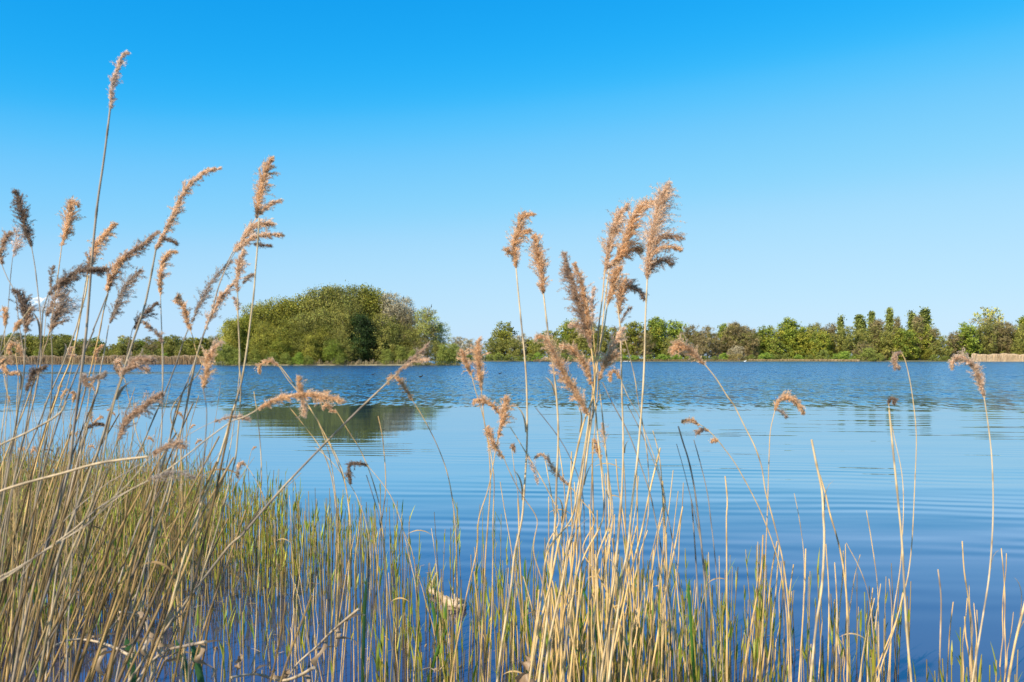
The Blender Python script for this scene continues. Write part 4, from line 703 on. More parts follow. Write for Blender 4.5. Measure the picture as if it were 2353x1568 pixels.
reed('dark thin spike leaning left across the pale water in the clump', 3.4, 4, [], [('Y', [(433, 1062), (480, 1120), (540, 1200), (590, 1290), (630, 1390), (650, 1500)]), ('L', [(490, 950), (520, 1150), (540, 1400)])], B_((.2, .19, .19)), 0, CG)
reed('reed with soft brown tuft halfway down behind the clump', 3.5, 5, [('Y', [(735, 1130), (740, 1180), (745, 1240)], 22, 'tan', .8, 0)], [('Y', [(745, 1235), (760, 1350), (775, 1450), (780, 1568)]), ('L', [(570, 1000), (575, 1200), (560, 1450)])], None, 0, CG)
reed('reed with small orange plume low in the clump beside a thick stem', 3.3, 5, [('Y', [(700, 1210), (712, 1245), (728, 1290)], 18, 'orange', 1.3, 0)], [('Y', [(728, 1288), (745, 1400), (770, 1500), (780, 1568)]), ('L', [(590, 1000), (600, 1250), (590, 1500)])], None, 0, CG)
reed('short stalk with one brown bud-like tuft, left of the zigzag-plumed stem', 3.4, 4, [('Y', [(328, 1232), (335, 1250), (338, 1268)], 10, 'brown', 1, 0)], [('Y', [(322, 1225), (335, 1330), (350, 1430), (358, 1568)]), ('L', [(170, 1000), (160, 1250)])], None, 0, CG)
# ---- right side
reed('reed drooping left with a plump orange plume over the far right shore', 3.3, 6, [('Y', [(1055, 810), (1065, 788), (1095, 785), (1130, 800), (1160, 828), (1195, 865)], 38, 'orange', 1.9, 0)],
     [('Y', [(1195, 862), (1250, 930), (1300, 1010)]), ('M', [(12, 365), (60, 460), (105, 550), (135, 640), (150, 740), (180, 850), (215, 990), (235, 1100), (250, 1250), (258, 1400), (262, 1568)])], None, 0, RG, None, .35)
reed('reed drooping left with a small flat two-part plume, lower than the plump one', 3.4, 5, [('Y', [(1097, 1125), (1115, 1117), (1145, 1120), (1172, 1140)], 13, 'orange', 1.3, 0), ('Y', [(1168, 1175), (1190, 1160), (1215, 1165)], 20, 'brown', 1.3, 0), ('Y', [(1230, 1215), (1240, 1208), (1258, 1210)], 9, 'orange', 1, 0)],
     [('Y', [(1172, 1135), (1215, 1165), (1260, 1212), (1300, 1265)]), ('M', [(12, 609), (70, 710), (130, 830), (180, 960), (215, 1080), (240, 1250), (250, 1450)])], None, 0, RG, None, .4)
reed('upright thin reed topped by an orange fan-shaped plume blown right', 3.5, 5, [('M', [(314, 402), (295, 370), (265, 345), (235, 338), (205, 355), (192, 395)], 24, 'orange', 1.6, 0), ('M', [(240, 420), (225, 400), (200, 390)], 15, 'grey', .8, 0)],
     [('M', [(192, 392), (172, 480), (166, 600), (160, 800), (152, 1000), (145, 1200), (130, 1400), (110, 1568)])], None, 0, RG, None, .2)
reed('thick stalk snapped at the top with a dark band, right of the fan-shaped plume', 3.3, 10, [], [('M', [(350, 518), (370, 620), (395, 740), (401, 850), (405, 950), (395, 1150), (370, 1320), (345, 1568)])], B_((.66, .49, .28)), 0, RG, None, .4)
reed('stalk branching right from beside the snapped thick stalk', 3.4, 7, [], [('M', [(385, 670), (410, 750), (430, 840), (470, 980), (495, 1130), (505, 1300), (505, 1568)])], None, 0, RG, None, .4)
reed('thin reed with a tiny black hook, behind the thick broken stalk on the right', 3.4, 4, [('M', [(706, 364), (704, 345), (690, 343), (684, 365)], 9, 'dark', 1.5, 0)], [('M', [(684, 362), (690, 420), (715, 540), (740, 660), (748, 800), (740, 980), (730, 1100), (700, 1300), (680, 1568)])], None, 0, RG, None, .1)
reed('thick stalk broken off square, standing beside the drooping-plume reed on the right', 3.3, 9, [], [('M', [(686, 390), (700, 540), (725, 790), (740, 950), (752, 1170), (762, 1350), (782, 1568)])], B_((.64, .48, .27)), 0, RG, None, .3)
reed('slim reed whose brown cigar-like plume hangs straight down at the far waterline', 3.4, 5, [('M', [(728, 212), (712, 190), (712, 165), (722, 145), (742, 140)], 17, 'brown', 1.8, 0)], [('M', [(738, 142), (758, 185), (785, 320), (803, 500), (797, 700), (785, 950), (770, 1090), (752, 1170), (700, 1360), (650, 1500)])], None, 0, RG, None, .1)
reed('rightmost plumed reed, its long pinkish plume bowed over to the left', 3.3, 8, [('M', [(958, 212), (958, 185), (980, 165), (1015, 170), (1050, 198), (1075, 255), (1098, 335)], 27, 'tan', 1.6, .1)],
     [('M', [(1096, 330), (1120, 500), (1132, 640), (1135, 850), (1120, 1090), (1090, 1290), (1065, 1440), (1045, 1568)])], B_((.62, .47, .29)), 0, RG, None, .3)
reed('thick stalk leaning in at the bottom right corner', 3.0, 10, [], [('M', [(1290, 1160), (1269, 1240), (1230, 1400), (1200, 1568)])], None, 0, RG)
reed('short cut stalk standing alone right of the cigar-like plume stem', 3.6, 7, [], [('M', [(897, 1080), (910, 1200), (908, 1350), (900, 1568)])], B_((.55, .4, .26)), 0, RG)
for lab, pts, w in [('thin stub leaning right, left of the two tall broken stalks', [(587, 825), (610, 960), (635, 1150), (640, 1350)], 4), ('hair-thin pale stub above the shoots, right of the fan plume', [(275, 750), (300, 880), (318, 1050), (312, 1300)], 3),
                    ('short pale stub close left of the snapped stalk', [(325, 990), (318, 1200), (295, 1568)], 6), ('short dark-tipped stub between the snapped stalk and the far broken one', [(450, 1050), (460, 1250), (455, 1568)], 5),
                    ('faint curved thread of stalk slanting right over the shoots', [(500, 965), (560, 1080), (600, 1210), (622, 1420)], 3), ('straight stub just right of the snapped stalk', [(412, 970), (425, 1200), (420, 1568)], 5),
                    ('small stub beneath the square-broken stalk', [(685, 1120), (697, 1260), (690, 1500)], 4), ('short pale stub nearest the bottom right shoots', [(1052, 1225), (1065, 1400), (1060, 1568)], 4),
                    ('slanting stub in the thinning shoots on the right', [(963, 1220), (948, 1350), (935, 1568)], 5), ('long pale stalk leaning left under the fan-shaped plume', [(140, 930), (130, 1100), (85, 1350), (50, 1568)], 7),
                    ('stalk rising steeply from the shoots to cross the square-broken stalk', [(745, 1180), (720, 1290), (660, 1440), (610, 1568)], 6)]:
    reed(lab, 3.7, w, [], [('M', pts)], None, 0, RG, None, .2)
for lab, f, pts, w in [('stalk with dark broken tip leaning left over the calm water right of the clump', 'Y', [(1078, 1145), (1100, 1220), (1125, 1300), (1150, 1420), (1170, 1568)], 7),
                    ('thin pale upright stalk right of the dark-tipped one', 'Y', [(1148, 1205), (1180, 1320), (1210, 1450), (1225, 1568)], 4), ('hair-thin stalk left of the dark-tipped one', 'Y', [(1070, 1225), (1100, 1330), (1130, 1450), (1160, 1568)], 3),
                    ('pale cut stalk standing straight before open water right of the clump', 'Y', [(1290, 1370), (1300, 1480), (1295, 1568)], 6), ('blunt pale stub below the dark-tipped stalk', 'Y', [(1137, 1475), (1145, 1568)], 6),
                    ('long thin curved stalk right of the tallest central reed', 'Y', [(963, 1165), (990, 1270), (1003, 1390), (1010, 1568)], 4), ('dark thin stalk arching right behind the tall central stem', 'Y', [(735, 945), (780, 1040), (850, 1170), (900, 1300), (950, 1450), (975, 1568)], 5),
                    ('second dark stalk arching right, nearer the tallest central reed', 'Y', [(845, 1045), (890, 1130), (940, 1240), (990, 1370), (1020, 1500)], 4)]:
    reed(lab, 3.5, w, [], [(f, pts)], B_((.3, .25, .2)) if 'dark' in lab else None, 0, CG if 'central' in lab else RG, None, .3)

# ---- plain stalks filling the clumps: individual reeds, told apart by nothing
def plain_stalk(x0, y0, h, lean, leany, curve, rad, col, label, group, leafp=.0, plume=None):
    SID[0] += 1; r = np.random.default_rng(SID[0]); t = np.linspace(1, 0, 9); z0 = -.12
    zz = z0 + (h - z0) * t; k = t ** 1.6
    P = np.column_stack([x0 + lean * h * t + curve * h * k * t, y0 + leany * h * t, zz]); P[:, :2] += r.normal(size=(9, 2)) * .003
    P = catmull(P, .06); root = empty('dry_reed', (x0, y0, z0)); o = np.array([x0, y0, z0]); g = Geo(); stem_tube(g, P, rad * .6, rad, col, SID[0], .3)
    g.v = [v - o for v in g.v]; g.obj('stem', M_STEM, root, smooth=True)
    if r.random() < leafp:
        i = r.integers(1, len(P) // 2); s = r.choice([-1, 1]); L_ = r.uniform(.06, .16); u = np.linspace(0, 1, 8)
        q = P[i] + np.column_stack([s * L_ * u, .2 * L_ * r.normal() * u, L_ * (.9 * u - .8 * u ** 2)]); g = Geo()
        ribbon(g, q, .005 * np.sin(np.clip(u * 2.9 + .2, 0, math.pi)).clip(.05), (0, .9, .4), col * .9); g.v = [v - o for v in g.v]; g.obj('leaf', M_BLADE, root)
    if plume:
        L_ = r.uniform(.06, .13); u = np.linspace(1, 0, 6); dx = r.choice([-1, 1]) * r.uniform(.2, .8)
        q = P[0] + np.column_stack([dx * L_ * u, 0 * u, L_ * (u * .9 - u ** 2 * .6 * abs(dx) * 1.5)]); g = Geo(); plume_geo(g, catmull(q, .01), .013, plume, 1.0, SID[0], .3)
        g.v = [v - o for v in g.v]; g.obj('plume', M_PLUME, root)
    tag(root, label, 'reed', group); return root

def pick(pal): return pal[random.randrange(len(pal))] * random.uniform(.88, 1.1)
for i in range(104):     # the sheaf at the foot of the central clump
    vx = random.gauss(1385, 92); y0 = random.uniform(3.6, 5.2); x0 = (vx - 1176) / FPX * y0
    top = random.choice([random.uniform(1000, 1280), random.uniform(1180, 1400), random.uniform(1300, 1450)]); h = EYE - (top - HZ) / FPX * y0
    plain_stalk(x0, y0, h, random.gauss(.05, .12), random.gauss(0, .05), random.gauss(0, .03), random.uniform(.0030, .0056), pick(STRAW), 'straw-coloured bare stalk packed in the sheaf below the central plumes', 'bare stalks of the central sheaf', .12)
for i in range(34):     # thinner sheaf on to the right
    vx = random.uniform(1560, 1960) if i < 22 else random.uniform(1960, 2340); y0 = random.uniform(3.8, 5.4); x0 = (vx - 1176) / FPX * y0; top = random.uniform(1240, 1480); h = EYE - (top - HZ) / FPX * y0
    plain_stalk(x0, y0, h, random.gauss(.06, .10), 0, random.gauss(0, .05), random.uniform(.0028, .0050), pick(STRAW), 'bare straw-coloured stalk among the right-hand shoots', 'bare stalks on the right', .12)
for i in range(24):     # between left thicket and clump
    vx = random.uniform(640, 1180); y0 = random.uniform(3.9, 5.6); x0 = (vx - 1176) / FPX * y0; top = random.uniform(1130, 1480); h = EYE - (top - HZ) / FPX * y0
    plain_stalk(x0, y0, h, random.gauss(.0, .09), 0, random.gauss(-.03, .07), random.uniform(.002, .0036), pick(STRAW), 'slender bare stalk in the water left of the central clump', 'bare stalks left of the central clump', .10)
for i in range(64):    # the leaning thicket, close on the left, shade darkened into its stalk colours
    vx = random.triangular(-420, 440, -130); y0 = random.uniform(2.1, 3.6); x0 = (vx - 1176) / FPX * y0; top = random.uniform(860, 1330); h = EYE - (top - HZ) / FPX * y0
    h *= min(1, 1.25 - vx / 900); plain_stalk(x0, y0, h, min(.38, random.gauss(.26, .09)), random.gauss(.0, .05), random.gauss(.05, .05), random.uniform(.003, .0052), pick(SHADED_BROWN * .72 if random.random() < .8 else STRAW * .6), 'shade-darkened brown stalk leaning right in the close thicket on the left', 'leaning stalks of the left thicket', .22)
for i in range(62):     # upright paler reeds farther out on the left, some with little curled plumes
    vx = random.triangular(-60, 620, 60); y0 = random.uniform(5.0, 9.5); x0 = (vx - 1176) / FPX * y0; top = random.uniform(870, 1060); h = EYE - (top - HZ) / FPX * y0
    plain_stalk(x0, y0, h, random.gauss(.06, .09), 0, random.gauss(.02, .05), random.uniform(.0022, .0034), pick(STRAW) * .7, 'thin pale reed standing beyond the close thicket on the left', 'thin pale reeds beyond the left thicket', .15, 'orange' if random.random() < .4 else None)

# ------------------------------------------------------------------ short green and brown shoots standing in the shallows
def inside(x, y, poly):
    c = False; n = len(poly)
    for i in range(n):
        (x1, y1), (x2, y2) = poly[i], poly[i - 1]
        if (y1 > y) != (y2 > y) and x < (x2 - x1) * (y - y1) / (y2 - y1) + x1: c = not c
    return c
PATCH_A = [(-160, 1100), (60, 1108), (250, 1118), (420, 1140), (520, 1165), (600, 1205), (700, 1235), (800, 1262), (900, 1285), (985, 1318), (990, 1345), (900, 1362), (760, 1372), (640, 1385), (520, 1400), (380, 1430), (220, 1480), (60, 1540), (-160, 1560)]
PATCH_B = [(-100, 1560), (420, 1500), (560, 1470), (700, 1450), (900, 1430), (1120, 1425), (1240, 1452), (1400, 1440), (1560, 1440), (1700, 1450), (1800, 1475), (1900, 1500), (2040, 1530), (2150, 1560), (2230, 1610), (2400, 1700), (2400, 1800), (-100, 1800)]
SPOTS = [(1040, 1295), (1046, 1300), (1050, 1292), (1090, 1290), (1098, 1300), (1106, 1302), (1010, 1330), (1016, 1338), (1060, 1328), (1130, 1330), (1140, 1325), (1150, 1300), (1035, 1340), (1210, 1400), (1216, 1408), (1230, 1412), (1250, 1405)]
def vpos(X, Y): return 1176.5 + X / Y * FPX, HZ + EYE * FPX / Y
def clump(X, Y): return .5 + .5 * math.sin(X * 5.1 + 1.3 * math.sin(Y * 3.7)) * math.sin(Y * 4.3 + 1.1 * math.sin(X * 4.1))
spots = []
def scatter(poly, n, dens):
    xs = [ (p[0] - 1176.5) / FPX * depth_of(p[1]) for p in poly]; ys = [depth_of(p[1]) for p in poly]; k = 0; tries = 0
    while k < n and tries < n * 60:
        tries += 1; X = random.uniform(min(xs), max(xs)); Y = random.uniform(min(ys), max(ys)); v = vpos(X, Y)
        if not inside(v[0], v[1], poly): continue
        if random.random() > dens(v[0], v[1]) * (.25 + .75 * clump(X, Y)): continue
        spots.append((X, Y)); k += 1
scatter(PATCH_A, 3600, lambda x, y: 1.0 if x < 350 else max(.3, 1 - (x - 350) / 950))
scatter(PATCH_B, 700, lambda x, y: .75 if 1150 < x < 1800 else (.30 if x > 1800 else (.13 + .30 * (x > 850))))
for vx, vy in SPOTS: spots.append(((vx - 1176.5) / FPX * depth_of(vy), depth_of(vy)))

SHOOTC = np.array([(.44, .30, .08), (.34, .23, .07), (.46, .36, .07), (.52, .37, .15), (.24, .17, .06), (.38, .36, .05), (.62, .44, .18)])
GREENC = np.array([(.26, .34, .035), (.34, .40, .04), (.16, .25, .035), (.42, .42, .05), (.48, .43, .04)])
def shoot_geo(gs, gb, x, y, z, h, r, col, nbl, sides=5):
    k = 4; t = np.linspace(0, 1, k); ln = (r.normal() * .045, r.normal() * .045)
    P = np.column_stack([x + ln[0] * h * t, y + ln[1] * h * t, z + (h) * t]); rad = r.uniform(.0021, .0038)
    cc = np.outer(np.linspace(.75, 1.1, k), col); tube(gs, P, rad * np.linspace(1.1, .75, k), cc, sides, sides > 3)
    for b in range(nbl):
        i = r.uniform(.35, .95); p = P[0] + (P[-1] - P[0]) * i; a = r.uniform(0, 6.28); L_ = r.uniform(.05, .17); u = np.linspace(0, 1, 5); o = r.uniform(.12, .5)
        q = p + np.column_stack([math.cos(a) * L_ * o * u ** 1.3, math.sin(a) * L_ * o * u ** 1.3, L_ * (u - .15 * o * u ** 2)]); gc = GREENC[r.integers(0, len(GREENC))] * r.uniform(.8, 1.2)
        ribbon(gb, q, r.uniform(.0032, .0068) * np.array([.7, 1, .9, .6, .08]), (-math.sin(a), math.cos(a), 0), gc)
spots.sort(key=lambda s: s[1])
ZONE = lambda X, Y: ('short brown and green reed shoot in the shallows nearest the camera', 'reed shoots in the near shallows') if Y < 5.6 else ('short brown and green reed shoot at the front of the left patch of shoots', 'reed shoots of the left patch')
protos = []
for i in range(14):
    r = np.random.default_rng(500 + i); gs, gb = Geo(), Geo(); h = r.uniform(.30, .56); shoot_geo(gs, gb, 0, 0, 0, h + .12, r, SHOOTC[r.integers(0, len(SHOOTC))], 1 + i % 3)
    bl = []
    for v_, f_, c_ in zip(gb.v, gb.f, gb.c):
        one = Geo(); one.add(v_, f_ - f_.min(), c_); bl.append(('blade', one.mesh('blade', M_BLADE)))
    protos.append([('stem', gs.mesh('stem', M_BLADE, True))] + bl)
for X, Y in spots[:300]:
    pr = random.choice(protos); root = empty('reed_shoot', (X, Y, -.12)); root.rotation_euler.z = random.uniform(0, 6.28); q = random.uniform(.75, 1.2); root.scale = (1.1, 1.1, q)
    for nm, me in pr:
        c = bpy.data.objects.new(nm, me); COL.objects.link(c); c.parent = root
    lab, grp = ZONE(X, Y); tag(root, lab, 'reed shoot', grp)
gs = Geo(); r = np.random.default_rng(77)
for X, Y in spots[300:]:
    tall = r.random() < .12; h = r.uniform(.28, .56) * (1.35 if tall else 1) + .12
    strawy = vpos(X, Y)[0] < 420 and r.random() < .4
    shoot_geo(gs, gs, X, Y, -.12, h, r, (STRAW[r.integers(0, 4)] * .55 if strawy else SHOOTC[r.integers(0, len(SHOOTC))]), int(r.integers(0, 5)), 4)  # strawy stems darkened to put the lower-left shade into their colour
tag(gs.obj('reed_shoots', M_BLADE), 'dense patch of green and brown reed shoots in the water on the left', 'reed shoots', None, 'stuff')

# dry straw tangled between the shoots, far left; the shade there is painted into its colour
g = Geo(); r = np.random.default_rng(78); n = 0
while n < 900:
    Y = r.uniform(5.2, 13.0); X = r.uniform(-8, -1.5); v = vpos(X, Y)
    if not (-200 < v[0] < 560 and inside(v[0], v[1], PATCH_A)) or r.random() < max(0, (v[0] - 180) / 420): continue
    h = r.uniform(.35, .95); a, b = r.normal(0, .35, 2) * h + [.05, 0]; P = np.array([[X, Y, -.05], [X + a * .4, Y + b * .4, h * .55], [X + a, Y + b, h]])
    tube(g, P, [r.uniform(.0024, .004), .003, .0018], STRAW[r.integers(0, 4)] * r.uniform(.3, .7), 4, False); n += 1
tag(g.obj('dry_straw_tangle', M_STEM), 'tangle of dry straw between the shoots at the far left', 'straw', None, 'stuff')

# bits of dead straw and leaf floating round the shoots
g = Geo(); r = np.random.default_rng(79)
for k in range(620):
    X, Y = spots[r.integers(0, len(spots))]; X += r.normal() * .10; Y += r.normal() * .10; a = r.normal() * .7; L_ = r.uniform(.02, .11)
    u = np.linspace(-.5, .5, 4); P = np.column_stack([X + L_ * u * math.cos(a), Y + L_ * u * math.sin(a) * 1.3, .004 + .003 * np.sin(u * 5 + k)]); ribbon(g, P, r.uniform(.0015, .0045) * np.array([.4, 1, 1, .3]), (-math.sin(a), math.cos(a), 0), STRAW[r.integers(0, 4)] * r.uniform(.35, 1.0))
tag(g.obj('floating_litter', M_BLADE), 'bits of dead straw floating between the shoots', 'litter', None, 'stuff')

# ------------------------------------------------------------------ broad green blades
def blade(label, d, pts, w, col=(.05, .13, .04), f='V'):
    q = [at(x, y, d) for x, y in read([(f, pts)])]; q = extend_down(catmull(q, .03)); n = len(q); u = np.linspace(0, 1, n); g = Geo()
    ribbon(g, q, w * np.clip(u * 5, .06, 1) ** .7, (.85, .4, 0), np.outer(np.linspace(1.2, .8, n), col)); o = q[-1]
    tag(g.obj('green_blade', M_BLADE, None, True, tuple(o)), label, 'leaf blade', 'broad green blades in the shallows')
blade('dark green upright blade left of the smooth bare water, between two thin stalks', 4.4, [(130, 640), (122, 760), (112, 950), (104, 1200)], .008, f='H')
blade('broad dark green blade leaning left at the bottom left', 3.0, [(1110, 1140), (1135, 1220), (1160, 1330), (1190, 1568)], .012, f='F')
blade('second dark green blade leaning left, close right of the broad one', 3.0, [(125, 1170), (160, 1280), (200, 1450), (225, 1568)], .011, f='G')
blade('narrow dark blade standing at the bottom left among fallen leaves', 3.1, [(0, 1190), (35, 1290), (80, 1420), (110, 1568)], .010, f='G')
blade('dark green blade at the foot of the central sheaf', 3.9, [(860, 1150), (875, 1260), (900, 1420), (925, 1568)], .010, f='I')
blade('bright green blade bent over a stalk near the driftwood', 4.9, [(862, 1060), (830, 1130), (790, 1220), (735, 1370)], .011, (.18, .32, .04), 'H')
blade('bright green upright blade close to the driftwood', 5.2, [(848, 800), (838, 950), (822, 1120)], .009, (.14, .28, .04), 'H')
blade('bright green blade pointing up left of the driftwood', 5.2, [(712, 840), (725, 920), (742, 1010)], .010, (.12, .26, .05), 'H')
blade('small fresh green leaf sprouting low in the central clump water', 5.6, [(1545, 450), (1540, 560), (1548, 680)], .007, (.14, .30, .05), 'H')
blade('thin bright green leaf arching across the sheaf foot', 4.2, [(410, 590), (460, 680), (520, 820), (560, 950)], .006, (.12, .26, .05), 'I')
blade('broad green blade right of the sheaf among right-hand shoots', 4.3, [(1440, 640), (1432, 740), (1445, 900)], .009, (.12, .28, .04), 'I')

# ------------------------------------------------------------------ driftwood, fallen stalks and husks
def blob(g, c, r3, col, seed, n=10):
    r = np.random.default_rng(seed); th = np.linspace(.02, math.pi - .02, n); ph = np.arange(n) * 2 * math.pi / n
    T, Ph = np.meshgrid(th, ph, indexing='ij'); w = 1 + .28 * np.sin(3 * Ph + T * 2 + seed) * np.sin(2 * T) + .12 * r.normal(size=T.shape)
    V = np.stack([np.sin(T) * np.cos(Ph) * w * r3[0] + c[0], np.sin(T) * np.sin(Ph) * w * r3[1] + c[1], np.cos(T) * w * r3[2] + c[2]], -1).reshape(-1, 3)
    i = np.arange(n - 1)[:, None] * n; j = np.arange(n)[None]; j2 = (j + 1) % n
    g.add(V, np.stack([i + j, i + j2, i + n + j2, i + n + j], -1).reshape(-1, 4), np.array(col) * r.uniform(.8, 1.15, (len(V), 1)))
def wpt(f, x, y, z=0.02):
    vx, vy = fv(f, x, y); d = (EYE - z) * FPX / (vy - HZ); return np.array([(vx - 1176.5) / FPX * d, d, z])
def surface_stick():
    a, b, c, d_ = wpt('H', 700, 745, .03), wpt('H', 790, 800, .02), wpt('H', 880, 860, .015), wpt('H', 985, 925, .0)
    g = Geo(); P = catmull([a, b, c, d_], .04); tube(g, P, np.linspace(.020, .034, len(P)) * (1 + .25 * np.sin(np.arange(len(P)) * 1.7)), (.42, .30, .18), 8)
    P2 = catmull([a, a + [.02, 0, .06], a + [.045, 0, .13]], .03); tube(g, P2, np.linspace(.02, .008, len(P2)), (.36, .28, .13), 7)
    e = wpt('H', 925, 880, .03); blob(g, e, (.085, .05, .045), (.46, .33, .21), 3); P3 = np.array([e, e + [-.01, 0, .08]]); tube(g, P3, [.018, .008], (.6, .5, .33), 6)
    tag(g.obj('driftwood', M_STEM, None, True, tuple(c)), 'pale gnarled driftwood stick lying in the water between shoots', 'driftwood')
surface_stick()
def fallen(label, f, d, pts, w, leaves_):
    q = catmull([at(x, y, d + .1 * math.sin(i)) for i, (x, y) in enumerate(read([(f, pts)]))], .03); SID[0] += 1; o = q[len(q) // 2]; root = empty('fallen_reed', tuple(o))
    g = Geo(); stem_tube(g, q, w * .7, w, np.array((.46, .35, .23)), SID[0], .3); g.v = [v - o for v in g.v]; g.obj('stem', M_STEM, root, smooth=True); r = np.random.default_rng(SID[0])
    for (u0, dx, dz, L_) in leaves_:
        p = q[int(u0 * (len(q) - 1))]; u = np.linspace(0, 1, 14); tw = np.column_stack([dx * u * L_ + .012 * np.sin(u * 9), .02 * np.cos(u * 8), dz * L_ * u - .25 * L_ * u ** 2])
        g = Geo(); ribbon(g, p + tw, .010 * np.sin(np.clip(u * 2.9 + .15, 0, math.pi)).clip(.06) * (1 + .4 * np.sin(u * 14)), np.column_stack([np.sin(u * 5), np.cos(u * 4), .5 + 0 * u]), (.40, .28, .17)); g.v = [v - o for v in g.v]; g.obj('leaf', M_BLADE, root)
    tag(root, label, 'fallen reed', 'fallen reeds at the bottom edge')
fallen('fallen grey-brown stalk with curled papery leaves rising right, bottom left of centre', 'K', 3.1, [(210, 1568), (270, 1480), (360, 1400), (430, 1330), (500, 1270), (555, 1225)], .0045, [(.35, .8, .3, .10), (.5, -.3, -1, .13), (.62, .7, -.2, .11), (.8, .9, .6, .08)])
fallen('fallen pale stalk lying almost level along the bottom edge', 'K', 2.9, [(-40, 1545), (80, 1530), (180, 1560), (260, 1545), (345, 1500)], .0055, [(.2, .5, .5, .10), (.5, -.4, .5, .12), (.75, .8, -.3, .12)])
fallen('fallen stalk with twisted brown leaves hanging, bottom left', 'J', 2.7, [(250, 1400), (330, 1370), (420, 1372), (520, 1400), (600, 1440)], .0045, [(.3, .9, .3, .15), (.5, .2, -1, .14), (.8, .8, .5, .12)])
fallen('dark arched stalk with a bent-down brown leaf above the broad green blades', 'J', 2.8, [(560, 1240), (630, 1250), (680, 1290), (690, 1350), (670, 1420)], .0045, [(.6, .1, -1.2, .12), (.3, .9, -.1, .12)])
fallen('fallen tan stalk with crumpled leaves in the bottom left corner area', 'J', 2.7, [(640, 1568), (700, 1480), (780, 1420), (860, 1400), (960, 1380)], .005, [(.3, .8, .1, .14), (.5, -.5, .5, .12), (.7, .9, .3, .14), (.9, .4, -.8, .10)])
fallen('fallen bleached stalk crossing low behind the broad green blades', 'F', 3.2, [(880, 1190), (960, 1120), (1060, 1000), (1150, 880), (1230, 770)], .0035, [(.4, .6, .4, .06)])
fallen('short bent dry stalk sticking out over the near shoots, bottom centre', 'H', 4.3, [(590, 1470), (690, 1440), (760, 1470), (820, 1420)], .0038, [(.5, .6, .1, .06)])
def husk(label, f, x, y, d, s, col=(.36, .24, .14)):
    c = at(*fv(f, x, y), d); g = Geo(); u = np.linspace(0, 1, 9)
    for k in range(4):
        a = k * 1.6 + x; q = c + np.column_stack([s * (u - .4) * math.cos(a) * 1.2, s * .5 * np.sin(u * 3 + k), s * (.6 * np.sin(u * 3.1) * math.sin(a + .6) - .2 * k + .3)])
        ribbon(g, q, s * .38 * np.sin(u * 3.0 + .1).clip(.05), np.column_stack([np.sin(u * 3 + k), np.cos(u * 2), .6 + 0 * u]), col)
    P = catmull([c, c + [-.3 * s, 0, -1.6 * s], c + [-.2 * s, 0, -5 * s]], .02); tube(g, extend_down(P), .003, (.5, .38, .24), 5)
    tag(g.obj('dry_leaf', M_BLADE, None, False, tuple(c)), label, 'dry leaf', 'curled dry leaves')
husk('large crumpled pale husk at the bottom edge left of the central sheaf', 'L', 215, 1545, 3.6, .065)
husk('small papery husk on a stalk low above the bare water', 'G', 355, 1270, 3.2, .018)
husk('papery husk at the bottom, right of the small one', 'G', 560, 1395, 3.1, .022)
husk('pale husk lowest at the bottom edge left of centre', 'G', 985, 1510, 3.0, .028)
husk('white fleck-like husk caught in the central sheaf', 'I', 292, 1095, 4.2, .014, (.85, .78, .68))
husk('tiny pale husk high in the right part of the sheaf', 'I', 962, 938, 4.3, .009, (.85, .76, .66))

# ------------------------------------------------------------------ birds
def bird(name, label, pts, radii, cols, loc, group, cat):
    g = Geo(); P = catmull(pts, .03); n = len(P); s = np.linspace(0, 1, n); R = np.interp(s, np.linspace(0, 1, len(radii)), radii)
    C = np.column_stack([np.interp(s, np.linspace(0, 1, len(cols)), [c[i] for c in cols]) for i in range(3)])
    tube(g, P, R, C, 10); o = g.obj(name, M_BIRD, None, True); o.location = loc; tag(o, label, cat, group); return o
DUCK = [(-.30, 0, .10), (-.22, 0, .08), (-.05, 0, .06), (.12, 0, .07), (.18, 0, .16), (.20, 0, .25), (.25, 0, .28), (.33, 0, .27)]
for lab, vx, vy, s in [('dark waterbird swimming on the open water right of the heavy nodding plume', 967, 867, .8), ('small dark waterbird at left of the pair below the island', 857, 862, .7), ('lone dark waterbird on the rippled water left of the zigzag-plumed reed', 1149, 859.5, .7)]:
    d = depth_of(vy); o = bird('duck', lab, DUCK, [.01, .05, .10, .08, .04, .045, .05, .012], [(.02, .02, .02)] * 6 + [(.03, .05, .03), (.3, .25, .1)], ((vx - 1176.5) / FPX * d, d, 0), 'waterbirds on the lake', 'bird'); o.scale = (s,) * 3
CORM = [(0, 0, -.35), (0, 0, -.15), (.04, 0, .05), (.06, 0, .3), (.05, 0, .48), (.07, 0, .62), (.12, 0, .68), (.24, 0, .69)]
for lab, tx, ty in [('black cormorant perched highest on the pale blossoming tree of the island', 1795, 186), ('black cormorant perched lower on the pale blossoming trees', 1858, 248), ('black cormorant perched atop the birch at the island right end', 2040, 262)]:
    vx, vy = fv('T', tx, ty); d = DI + 9; p = at(vx, vy, d); bird('cormorant', lab, CORM, [.02, .06, .11, .13, .08, .045, .05, .012], [(.012, .012, .014)] * 7 + [(.2, .16, .08)], tuple(p), 'cormorants on the island trees', 'bird')
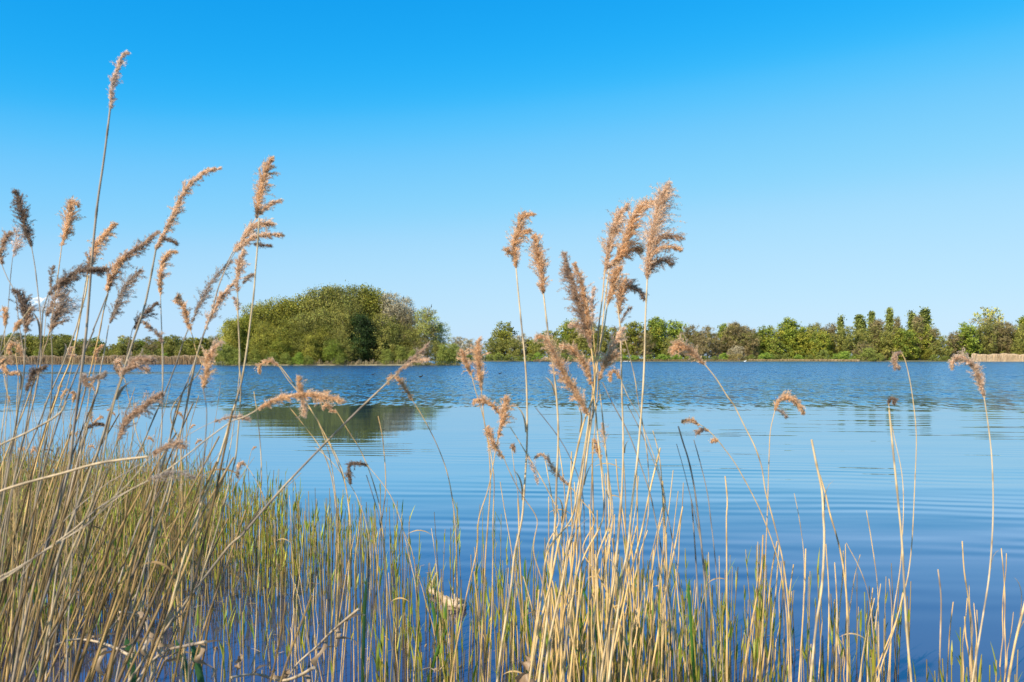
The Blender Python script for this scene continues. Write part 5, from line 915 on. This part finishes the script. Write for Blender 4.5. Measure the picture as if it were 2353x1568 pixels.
for i, (px, py) in enumerate([(1452, 489), (1475, 490), (1488, 489), (1500, 490), (1522, 490)]):
    vx, _ = fv('P', px, py); d = DR - 6; o = bird('gull', 'tiny white bird resting at the far waterline behind the central reeds', DUCK, [.01, .05, .10, .08, .04, .045, .05, .012], [(.75, .75, .74)] * 7 + [(.6, .4, .1)], ((vx - 1176.5) / FPX * d, d, 0), 'white birds at the far waterline', 'bird'); o.scale = (1.5,) * 3
vx, _ = fv('Q', 115, 482); d = DR - 10; o = bird('swan', 'white swan-like bird at the end of the brown far bank', DUCK, [.01, .05, .10, .08, .04, .045, .05, .012], [(.8, .8, .78)] * 7 + [(.6, .4, .1)], ((vx - 1176.5) / FPX * d, d, 0), None, 'bird'); o.scale = (2.6,) * 3

# ------------------------------------------------------------------ one small cloud low on the left
def cloud():
    m, n, o = newmat('cloud_vapour'); d = n.nodes.new('ShaderNodeBsdfDiffuse'); d.inputs[0].default_value = (.8, .8, .82, 1); t = n.nodes.new('ShaderNodeBsdfTransparent'); mx = n.nodes.new('ShaderNodeMixShader')
    tc = n.nodes.new('ShaderNodeTexCoord'); z = n.nodes.new('ShaderNodeTexNoise'); z.inputs['Scale'].default_value = .03; z.inputs['Detail'].default_value = 4; rg = n.nodes.new('ShaderNodeMapRange')
    rg.inputs['From Min'].default_value = .38; rg.inputs['From Max'].default_value = .68; rg.inputs['To Min'].default_value = 0; rg.inputs['To Max'].default_value = .75
    n.links.new(tc.outputs['Object'], z.inputs['Vector']); n.links.new(z.outputs[0], rg.inputs[0]); n.links.new(rg.outputs[0], mx.inputs[0]); n.links.new(t.outputs[0], mx.inputs[1]); n.links.new(d.outputs[0], mx.inputs[2]); n.links.new(mx.outputs[0], o.inputs['Surface'])
    D = 5000.; g = Geo(); c = at(120, 700, D)
    for k, (x, y, rx, rz) in enumerate([(100, 700, 62, 34), (130, 703, 60, 30), (160, 706, 40, 20), (180, 702, 22, 14), (115, 712, 75, 16)]):
        p = at(x, y, D); blob(g, p, (rx, 55, rz), (1, 1, 1), k + 2, 18)
    ob = g.obj('cloud', m, None, True, tuple(c)); tag(ob, 'small faint white cloud low in the sky behind the left plumes', 'cloud', None, 'stuff')
cloud()
